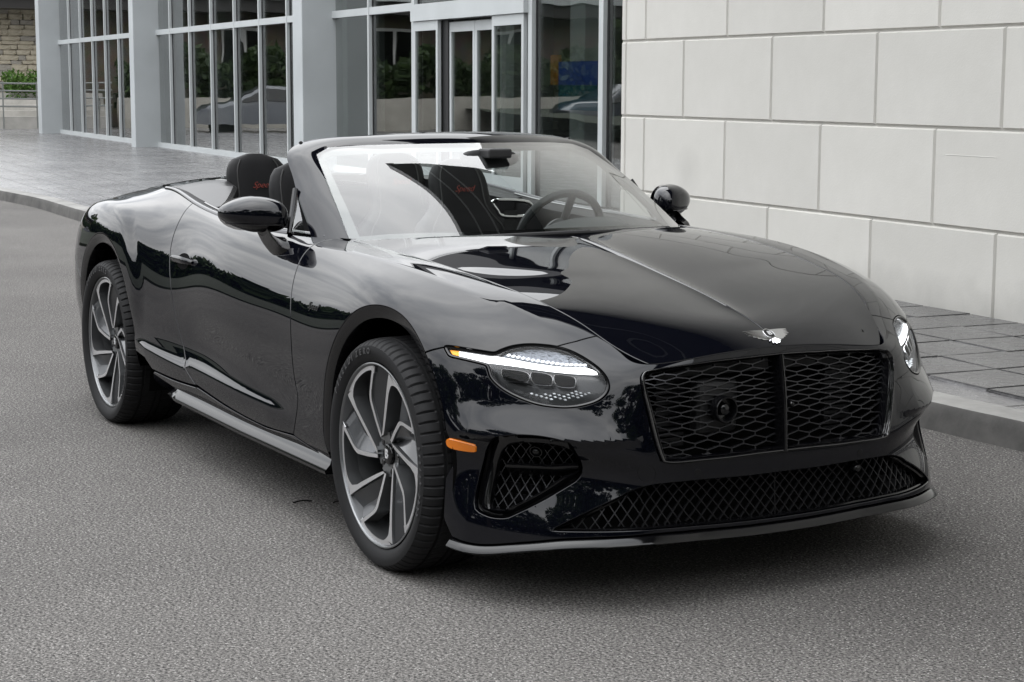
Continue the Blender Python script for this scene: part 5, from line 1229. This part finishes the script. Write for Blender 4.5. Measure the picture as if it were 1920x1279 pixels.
# dashboard
m=MB(); rows=[]
for y in np.linspace(-.70,.70,50):
    hump=.055*math.exp(-((y-.37)/.20)**4)+.02*math.exp(-((y+.37)/.22)**4); x0=-.60-.10*(abs(y)/.7)**2
    rows.append([(x0-.02,y,.925),(x0-.14,y,.945+hump*.6),(x0-.26,y,.955+hump),(x0-.33,y,.94+hump),(x0-.36,y,.87),(x0-.34,y,.70),(x0-.30,y,.45)])
m.grid(np.array(rows),flip=True); m.build('dashboard',M_dash,car,smooth=True)
# steering wheel
sw=Matrix.Translation((-1.12,.37,.925))@Matrix.Rotation(math.radians(-66),4,'Y')
m=MB(); m.tube([(.185*math.cos(a),.185*math.sin(a),0) for a in np.linspace(0,2*math.pi,48,endpoint=False)],.0165,10,closed=True)
m.lathe([(0,.03),(.06,.025),(.075,.0),(.07,-.03)],28,'z')
for a in (0.1,math.pi-.1,-math.pi/2): m.tube([(.06*math.cos(a),.06*math.sin(a),0),(.18*math.cos(a),.18*math.sin(a),0)],.016,8)
o=m.build('steering_wheel',M_dash,car,smooth=True); o.matrix_local=sw
# seats
def seat_back(m,w_,top,hw,hz0,lean,th=.11):
    "rounded shell: shoulders narrowing into an integral headrest; local x forward, z up"
    n=26; k=28; P=np.zeros((n,k,3))
    for i,u in enumerate(np.linspace(0,1,n)):
        z=top*u; 
        s=1/(1+math.exp(-(z-hz0)/.022)); wd=w_*(1-s)+hw*s
        c0=.80; cap=1.0 if u<c0 else max(0,1-((u-c0)/(1-c0))**2.6)**.5; wd=wd*(.25+.75*cap) if u>c0 else wd
        t_=th*(.85 if z>hz0 else 1)*(.35+.65*cap)
        for j in range(k):
            a=2*math.pi*j/(k-1); ca,sa=math.cos(a),math.sin(a)
            y=wd*np.sign(ca)*abs(ca)**.72; x=t_/2*np.sign(sa)*abs(sa)**.6+ (.025*(abs(y)/w_)**3 if sa>0 else 0)
            P[i,j]=(x-lean*z,y,z)
    m.grid(P,flip=True); m.add(P[-1],[tuple(range(k))]); m.add(P[0],[tuple(range(k))[::-1]]); return P
speed_me=text_mesh('Speed',.040,.0006,M_red,.55,-.0004,.95)
def seat(x,y,z0,top,w_,hw,hz0,lean,base=True,rear=False):
    m=MB(); P=seat_back(m,w_,top,hw,hz0,lean); o=m.build('rear_seat' if rear else 'front_seat',M_leather,car,smooth=True); o.location=(x,y,z0)
    # piping down both sides
    for s in (1,-1):
        q=MB(); n=P.shape[0]; pts=[]
        for i in range(2,n-1):
            j=np.argmin(np.abs(P[i,:,1]-s*np.abs(P[i,:,1]).max()*.70)+ (P[i,:,0]+lean*P[i,n and 0,2]<0)*1.0)
            pts.append(P[i,j]+np.array((.002,0,0)))
        q.tube(pts,.004,6); q.build('piping',M_stitch,o,smooth=True)
    # embroidered script on the headrest
    zc=top-.135 if rear else top-.125
    front=P[np.argmin(np.abs(P[:,0,2]-zc))]; xf=front[:,0].max()
    nz=Vector((1,0,lean)).normalized(); ey=Vector((-lean,0,1)).normalized(); ex_=ey.cross(nz)
    place_mesh('embroidery',speed_me,o,Matrix(((ex_.x,ey.x,nz.x,xf+.004),(ex_.y,ey.y,nz.y,.0),(ex_.z,ey.z,nz.z,zc),(0,0,0,1))))
    # cushion
    q=MB(); n=16; Q=np.zeros((n,20,3))
    for i,u in enumerate(np.linspace(0,1,n)):
        for j in range(20):
            a=2*math.pi*j/19; Q[i,j]=(-.02+.50*u,w_*.98*np.sign(math.cos(a))*abs(math.cos(a))**.5,.03+.09*np.sign(math.sin(a))*abs(math.sin(a))**.5*(1 if u<.9 else .8)+.02*u)
    q.grid(Q,flip=False); q.add(Q[0],[tuple(range(20))]); q.add(Q[-1],[tuple(range(20))]); q.build('seat_cushion',M_leather,o,smooth=True)
    return o
for y in (-.37,.37): seat(-1.80,y,.50,.69,.25,.138,.44,.33)
for y in (-.34,.34): seat(-2.42,y,.62,.585,.25,.140,.27,.30,rear=True)
# chrome belt guide on the driver's shoulder
m=MB(); c=np.array((-1.74,.50,1.0)); loop=[(0,-.085,.022),(0,.085,.010),(.0,.080,-.045),(0,-.040,-.045),(0,-.070,-.02)]
m.tube([tuple(c+np.array(q)) for q in catmull(np.array(loop),5,True)],.009,8,closed=True); m.build('belt_guide',M_chrome,car,smooth=True)
m=MB(); m.add([tuple(c+np.array(q)) for q in ((.0,-.035,-.02),(.0,.03,-.02),(.02,.02,-.30),(.02,-.045,-.30))],[(0,1,2,3)]); m.build('seat_belt',M_matte,car,auto=None)
# inner mirror and its stalk
m=MB(); P=superell(np.array((-1.02,0,1.235)),np.array((.022,.125,.036)),28,16); m.grid(P,closeu=True); m.build('rear_view_mirror',M_matte,car,smooth=True)
m=MB(); m.box((-1.02,-.05,1.24),(-.93,.05,1.275)); m.tube([(-1.0,0,1.25),(-.97,0,1.262)],.02,8); bevel(m.build('mirror_mount',M_matte,car,auto=None),.015,2)
# side glass frame stub (quarter light) behind the pillar
for s in (1,-1):
    m=MB(); A_=[(-1.02,.80,.985),(-1.06,.765,1.10),(-1.11,.735,1.155),(-.90,.79,.975)]
    m.tube([(-1.075,.798*s,.975),(-1.12,.765*s,1.06),(-1.165,.735*s,1.13)],.011,8); m.build('quarter_light_post',M_gloss,car,smooth=True)
    m=MB(); m.add([(-.93,.795*s,.978),(-1.07,.798*s,.978),(-1.16,.735*s,1.125)],[(0,1,2)]); m.build('quarter_light',M_wind,car,auto=None)
    # wind deflector edge seen above the pillar
for s in (1,-1):
    m=MB(); m.tube(catmull(np.array([(-1.43,.60*s,1.29),(-1.47,.585*s,1.285),(-1.49,.575*s,1.277)]),4),.008,6); m.build('roof_latch',M_matte,car,smooth=True)

# ================================================================== far end of the plaza: stone building, steps, hedge
M_stone=concrete('rubble_stone',(.30,.26,.19),(.62,.56,.45),2.2,.9,40); M_stone2=concrete('rubble_stone_grey',(.24,.22,.19),(.44,.41,.36),2.2,.9,40); M_mort=pmat('mortar',(.22,.19,.15),.95)
def stone_far_mat():
    m,t,b,N,L=nmat('stonework'); tc=N('ShaderNodeTexCoord'); mp=N('ShaderNodeMapping'); mp.inputs['Rotation'].default_value=(math.pi/2,0,math.pi/2); L(tc.outputs['Object'],mp.inputs[0])
    bk=N('ShaderNodeTexBrick'); bk.inputs['Scale'].default_value=1; bk.inputs['Brick Width'].default_value=.5; bk.inputs['Row Height'].default_value=.2; bk.inputs['Mortar Size'].default_value=.02; bk.inputs['Color1'].default_value=(.55,.49,.38,1); bk.inputs['Color2'].default_value=(.30,.27,.21,1); bk.inputs['Mortar'].default_value=(.20,.17,.13,1)
    L(mp.outputs[0],bk.inputs['Vector']); n=N('ShaderNodeTexNoise'); n.inputs['Scale'].default_value=3; L(tc.outputs['Object'],n.inputs['Vector'])
    mu=N('ShaderNodeMix'); mu.data_type='RGBA'; mu.blend_type='MULTIPLY'; mu.inputs[0].default_value=.6; L(bk.outputs[0],mu.inputs[6]); L(n.outputs['Color'],mu.inputs[7]); L(mu.outputs[2],b.inputs['Base Color']); b.inputs['Roughness'].default_value=.9; return m
M_stonefar=stone_far_mat()
XS=-53.0
sb=empty('stone_building',(XS-3,4,0)); tag(sb,'rubble stone building with a dark roof edge at the far left','building')
m=MB(); m.box((XS-7,-9,0),(XS,15,3.75)); child(m.build('wall',M_stonefar,auto=None),sb)
m=MB(); m.box((XS-7.5,-9.5,3.75),(XS+1.4,15.5,4.15)); child(m.build('eaves',M_fasc,auto=None),sb)
m=MB(); m.box((XS-7.5,-9.6,4.15),(XS+1.6,15.6,4.4)); child(m.build('parapet',M_alu,auto=None),sb)
rnd=random.Random(11); sme=[]
for k in range(14):
    bmx=bmesh.new(); bmesh.ops.create_cube(bmx,size=1)
    bmesh.ops.bevel(bmx,geom=[e for e in bmx.edges],offset=.10,segments=1,affect='EDGES')
    for v in bmx.verts: v.co+=Vector((rnd.uniform(-.06,.06),rnd.uniform(-.05,.05),rnd.uniform(-.06,.06)))
    me=bpy.data.meshes.new('stone'); bmx.to_mesh(me); bmx.free(); me.materials.append(M_stone if k%3 else M_stone2); sme.append(me)
z=.35
while z<3.7:
    hgt=rnd.uniform(.10,.24); y=8.9+rnd.uniform(0,.3)
    while y<12.6:
        wd=rnd.uniform(.18,.62); o=bpy.data.objects.new('stone',rnd.choice(sme)); COL.objects.link(o); o.location=(XS+rnd.uniform(.0,.035),y+wd/2,min(z+hgt/2,3.7)); o.scale=(.16,wd*.96,hgt*.95); child(o,sb); y+=wd
    z+=hgt
# windows in the long front
for k,y in enumerate((-6.5,-2.2,3.0)):
    m=MB(); m.box((XS+.001,y,1.9),(XS+.06,y+1.5,3.3)); f=child(m.build('window',M_white,auto=None),sb)
    for a,b in ((0,0),(.72,0)):
        q=MB(); q.box((XS+.062,y+.08+a,1.98+b),(XS+.07,y+.70+a,3.2+b)); p=q.build('pane',M_gloss,auto=None); child(p,sb)
# planter wall with shrubs along the stone front
pw_=MB(); pw_.box((XS+3.0,-9,0),(XS+3.5,8.2,1.05)); pl=pw_.build('planter_wall',concrete('planter_concrete',(.34,.32,.28),(.50,.48,.43),2),auto=None); tag(pl,'low pale planter wall along the stone building','wall')
# steps with rails
M_conc=concrete('pale_concrete',(.34,.33,.30),(.52,.50,.47),2); M_rail=pmat('rail_metal',(.22,.23,.22),.4,.6)
st=empty('entrance_steps',(-50.5,10.5,KH)); tag(st,'low concrete steps in front of the stone building','steps')
for k in range(5):
    m=MB(); m.box((-52.6,8.5,KH+(.0 if k==0 else .17*k+.20)),( -49.6-.42*k,12.4,KH+.17*(k+1)+.20)); child(m.build('step',M_conc,auto=None),st)
rl=empty('handrail',(-50,10.5,.5)); tag(rl,'grey metal handrail with horizontal bars beside the steps','railing')
for z in (.82,1.05,1.28,1.50):
    m=MB(); m.tube([(-49.5,8.4,z),(-49.5,12.6,z-.06)],.024,8); child(m.build('rail',M_rail),rl)
for y in (8.8,10.0,11.0,12.1):
    m=MB(); m.tube([(-49.5,y,.14),(-49.5,y,1.52)],.022,8); child(m.build('post',M_rail),rl)
# --- foliage
def leaf_mat(name,c0,c1):
    m,t,b,N,L=nmat(name); oi=N('ShaderNodeNewGeometry'); r=N('ShaderNodeValToRGB'); r.color_ramp.elements[0].color=(*c0,1); r.color_ramp.elements[1].color=(*c1,1); L(oi.outputs['Random Per Island'],r.inputs[0]); L(r.outputs[0],b.inputs['Base Color']); b.inputs['Roughness'].default_value=.55; b.inputs['Specular IOR Level'].default_value=.3
    tr=N('ShaderNodeBsdfTranslucent'); L(r.outputs[0],tr.inputs[0]); mx_=N('ShaderNodeMixShader'); mx_.inputs[0].default_value=.25; out=[n for n in t.nodes if n.type=='OUTPUT_MATERIAL'][0]; L(b.outputs[0],mx_.inputs[1]); L(tr.outputs[0],mx_.inputs[2]); L(mx_.outputs[0],out.inputs[0]); return m
M_leaf=leaf_mat('leaf_green',(.030,.055,.012),(.085,.130,.030)); M_leafd=leaf_mat('leaf_dark',(.014,.030,.010),(.045,.075,.022)); M_leafh=leaf_mat('leaf_hedge',(.035,.085,.012),(.10,.19,.035)); M_bark=pmat('bark',(.07,.055,.042),.9,noise=(8,.4))
def leaves(P,size,rng):
    n=len(P); a=rng.normal(size=(n,3)); a/=np.linalg.norm(a,axis=1,keepdims=True); b=rng.normal(size=(n,3)); b-=a*(a*b).sum(1,keepdims=True); b/=np.linalg.norm(b,axis=1,keepdims=True)
    s=size*rng.uniform(.6,1.3,(n,1)); V=np.stack([P-a*s,P+b*s*.45,P+a*s,P-b*s*.45],1).reshape(-1,3); F=np.arange(4*n).reshape(n,4); return V,F
def foliage_obj(name,V,F,mat,parent):
    me=bpy.data.meshes.new(name); me.vertices.add(len(V)); me.vertices.foreach_set('co',V.astype(np.float32).ravel()); n=len(F); me.loops.add(4*n); me.loops.foreach_set('vertex_index',F.astype(np.int32).ravel()); me.polygons.add(n); me.polygons.foreach_set('loop_start',np.arange(0,4*n,4,dtype=np.int32)); me.update(); me.materials.append(mat); o=link(name,me,parent); return o
hd=empty('hedge_plant',(-51.5,11.6,.6)); tag(hd,'clipped green shrub behind the handrail at the far left','shrub')
rng=np.random.default_rng(5); P=np.stack([rng.uniform(-.5,.5,3000),rng.uniform(-1.05,1.4,3000),rng.uniform(.25,1.18,3000)+rng.normal(0,.05,3000)],1); V,F=leaves(P,.07,rng); foliage_obj('foliage',V,F,M_leafh,hd)
m=MB()
for y in (-.6,.2,.9): m.tube([(0,y,-.45),(.02,y,.5)],.03,6)
m.build('stem',M_bark,hd)
def tree_mesh(seed,h,cr,nl,dark):
    rng=np.random.default_rng(seed); m=MB(); th=h*.34
    m.tube([(0,0,-.1),(.05,.03,th*.5),(.0,.08,th),(.1,0,h*.62),(.05,.05,h*.85)],[h*.03,h*.024,h*.02,h*.012,h*.004],8)
    cl=[]
    for k in range(26):
        a=rng.uniform(0,2*math.pi); z=rng.uniform(.30,1.0)*h; rr=cr*math.sqrt(max(.04,1-((z/h-.58)/.46)**2))*rng.uniform(.35,1.0); c=np.array((rr*math.cos(a),rr*math.sin(a),z)); cl.append((c,rng.uniform(.16,.30)*cr*1.25))
        if k<12:
            b=np.array((0.03,.03,min(z*.7,h*.6))); m.tube([tuple(b),tuple((b+c)/2+np.array((0,0,.2))),tuple(c)],[h*.010,h*.006,h*.002],5)
    P=[]
    for c,r in cl:
        n=int(nl/26); d=rng.normal(size=(n,3)); d/=np.linalg.norm(d,axis=1,keepdims=True); P.append(c+d*(r*rng.uniform(.35,1.05,(n,1))**.6)*[1,1,.8])
    P=np.vstack(P); V,F=leaves(P,.15*cr/3.2+.05,rng); return m,V,F
protos=[]
for k,(seed,h,cr,nl,dk) in enumerate(((1,9.5,3.8,6500,0),(2,12,4.4,7500,1),(3,7.5,3.4,5500,0))):
    m,V,F=tree_mesh(seed,h,cr,nl,dk); t_o=m.build('trunk',M_bark,None); f_o=foliage_obj('crown',V,F,M_leafd if dk else M_leaf,None); protos.append((t_o.data,f_o.data)); bpy.data.objects.remove(t_o); bpy.data.objects.remove(f_o)
rnd=random.Random(8); spots=[]
for k in range(3,17):                                   # across the road, seen mirrored in the paint and the windows
    az=math.radians(-172+k*13.5); r_=([23,27,21,25,20][k%5]+rnd.uniform(-1,1))*(2.6 if k<2 else 1.15 if k<6 else .95); spots.append((2+r_*math.cos(az),-1+r_*math.sin(az)))
for k in range(4): spots.append((-60-k*6,-10-rnd.uniform(0,5)))
def az_of(x,y): return math.degrees(math.atan2(y+1,x-2))
for k in range(9):
    az=math.radians(-98+k*15.5); spots.append((2+31*math.cos(az),-1+31*math.sin(az)))
for k,(x,y) in enumerate(spots):
    if -16<x<3 and y>-12: continue
    t=empty('leafy_tree',(x,y,0),rnd.uniform(0,6.28)); s=rnd.uniform(.62,.85)*(1.0 if az_of(x,y)<-108 else 1.32); t.scale=(s,s,s); tag(t,'leafy green tree across the road, mirrored in the glass doors','tree','trees across the road')
    a,b=protos[k%3]
    for nm,me in (('trunk',a),('crown',b)): o=bpy.data.objects.new(nm,me); COL.objects.link(o); o.parent=t
# verge and hedge mass behind the camera
def grass_mat():
    return pmat('lawn',(.014,.020,.008),.9,noise=(3,.5),bump=(60,.6,.02))
M_lawn=grass_mat()
m=MB(); ring=[]
for az in np.linspace(-178,22,60):
    a=math.radians(az); ring.append([(2+r_*math.cos(a),-1+r_*math.sin(a),z) for r_,z in ((18.5,-.02),(18.5,.12),(18.8,.14),(22,.3),(70,.9))])
m.grid(np.array(ring)); structure(m.build('grass_verge',M_lawn,smooth=True))
rng=np.random.default_rng(7); n=34000; az=np.radians(rng.uniform(-176,44,n)); rr=rng.uniform(25.5,28,n); rr=rr*np.where(np.degrees(az)<-138,2.4,1.15); P=np.stack([2+rr*np.cos(az),-1+rr*np.sin(az),.5+rng.uniform(0,1,n)**.8*(2.2+1.0*np.sin(az*9)+.6*np.sin(az*23))*np.where(np.degrees(az)<-138,2.0,np.where(np.degrees(az)>-108,1.6,1))],1); V,F=leaves(P,.36,rng); V=(V.reshape(-1,4,3)-P[:,None])*np.where(np.degrees(az)<-138,3.2,1.25)[:,None,None]+P[:,None]; V=V.reshape(-1,3); o=foliage_obj('undergrowth',V,F,M_leafd,None); o['kind']='stuff'; tag(o,'dark green shrub mass along the far side of the road','shrubs')

rng=np.random.default_rng(9); n=9000; P=np.stack([rng.uniform(XS+1.2,XS+3.0,n),rng.uniform(-9,8,n),.9+rng.uniform(0,1,n)**.7*1.5],1); P[:,2]+=.35*np.sin(P[:,1]*2.3); V,F=leaves(P,.17,rng); o=foliage_obj('planter_shrubs',V,F,M_leafd,None); o['kind']='stuff'; tag(o,'green shrubs in the planter, mirrored in the tall windows','shrubs')
# parked cars near the stone building, seen mirrored in the tall windows
def parked(col,label,x,y,rz):
    e_=empty('parked_car',(x,y,0),rz); tag(e_,label,'car','cars parked by the stone building')
    mt=pmat('parked_paint',col,.15,.2,1); prof=[(-2.2,.35),(-2.25,.75),(-1.9,.92),(-1.35,.98),(-.8,1.40),(.35,1.43),(1.05,1.0),(1.9,.86),(2.2,.66),(2.25,.35)]
    m=MB(); rows=[]
    for yv,sc,dz in ((-.90,1,0),(-.86,1,.0),(-.60,1,.02),(0,1,.03),(.60,1,.02),(.86,1,0),(.90,1,0)):
        rows.append([(px*(1 if abs(yv)<.8 else .985),yv*(1 if pz<1.05 else .78),(pz+dz) if abs(yv)<.88 else max(.35,pz-.10)) for px,pz in prof])
    m.grid(np.array(rows)); 
    for r_ in (rows[0],rows[-1]): m.add(r_,[tuple(range(len(prof)))])
    m.build('body',mt,e_,auto=30)
    for s in (-1,1):
        m=MB(); m.add([(-1.22,.93*s,.98),(.95,.93*s,.98),(.30,.75*s,1.34),(-.78,.75*s,1.33)],[(0,1,2,3)]); m.build('side_window',M_gloss,e_,auto=None)
        for wx in (-1.4,1.4):
            m=MB(); m.lathe([(0,.09),(.20,.10),(.31,.10),(.33,.06),(.33,-.06)],20,'y',(wx,s*.80,.33)); m.build('wheel',M_tyre,e_,auto=40)
    m=MB(); m.add([(1.08,-.68,1.01),(1.08,.68,1.01),(.38,.62,1.42),(.38,-.62,1.42)],[(0,1,2,3)]); m.build('windscreen',M_gloss,e_,auto=None)
parked((.16,.17,.19),'grey parked car mirrored in the tall windows',-45.6,4.4,math.radians(95)); parked((.03,.035,.05),'dark parked car mirrored at the edge of the planter',-44.5,-6.2,math.radians(88))

# twigs lying on the asphalt behind the front wheel
for pts,lab in (([(-.952,-.848,.005),(-.955,-.81,.008),(-.943,-.778,.005)],'thin dark twig on the asphalt beside the sill, nearer the rear wheel'),([(-.882,-.72,.005),(-.885,-.70,.008),(-.872,-.682,.005)],'short dark twig on the asphalt just behind the front tyre')):
    m=MB(); m.tube(catmull(np.array(pts),5),.0025,6); tag(m.build('twig',M_dark,smooth=True),lab,'twig')
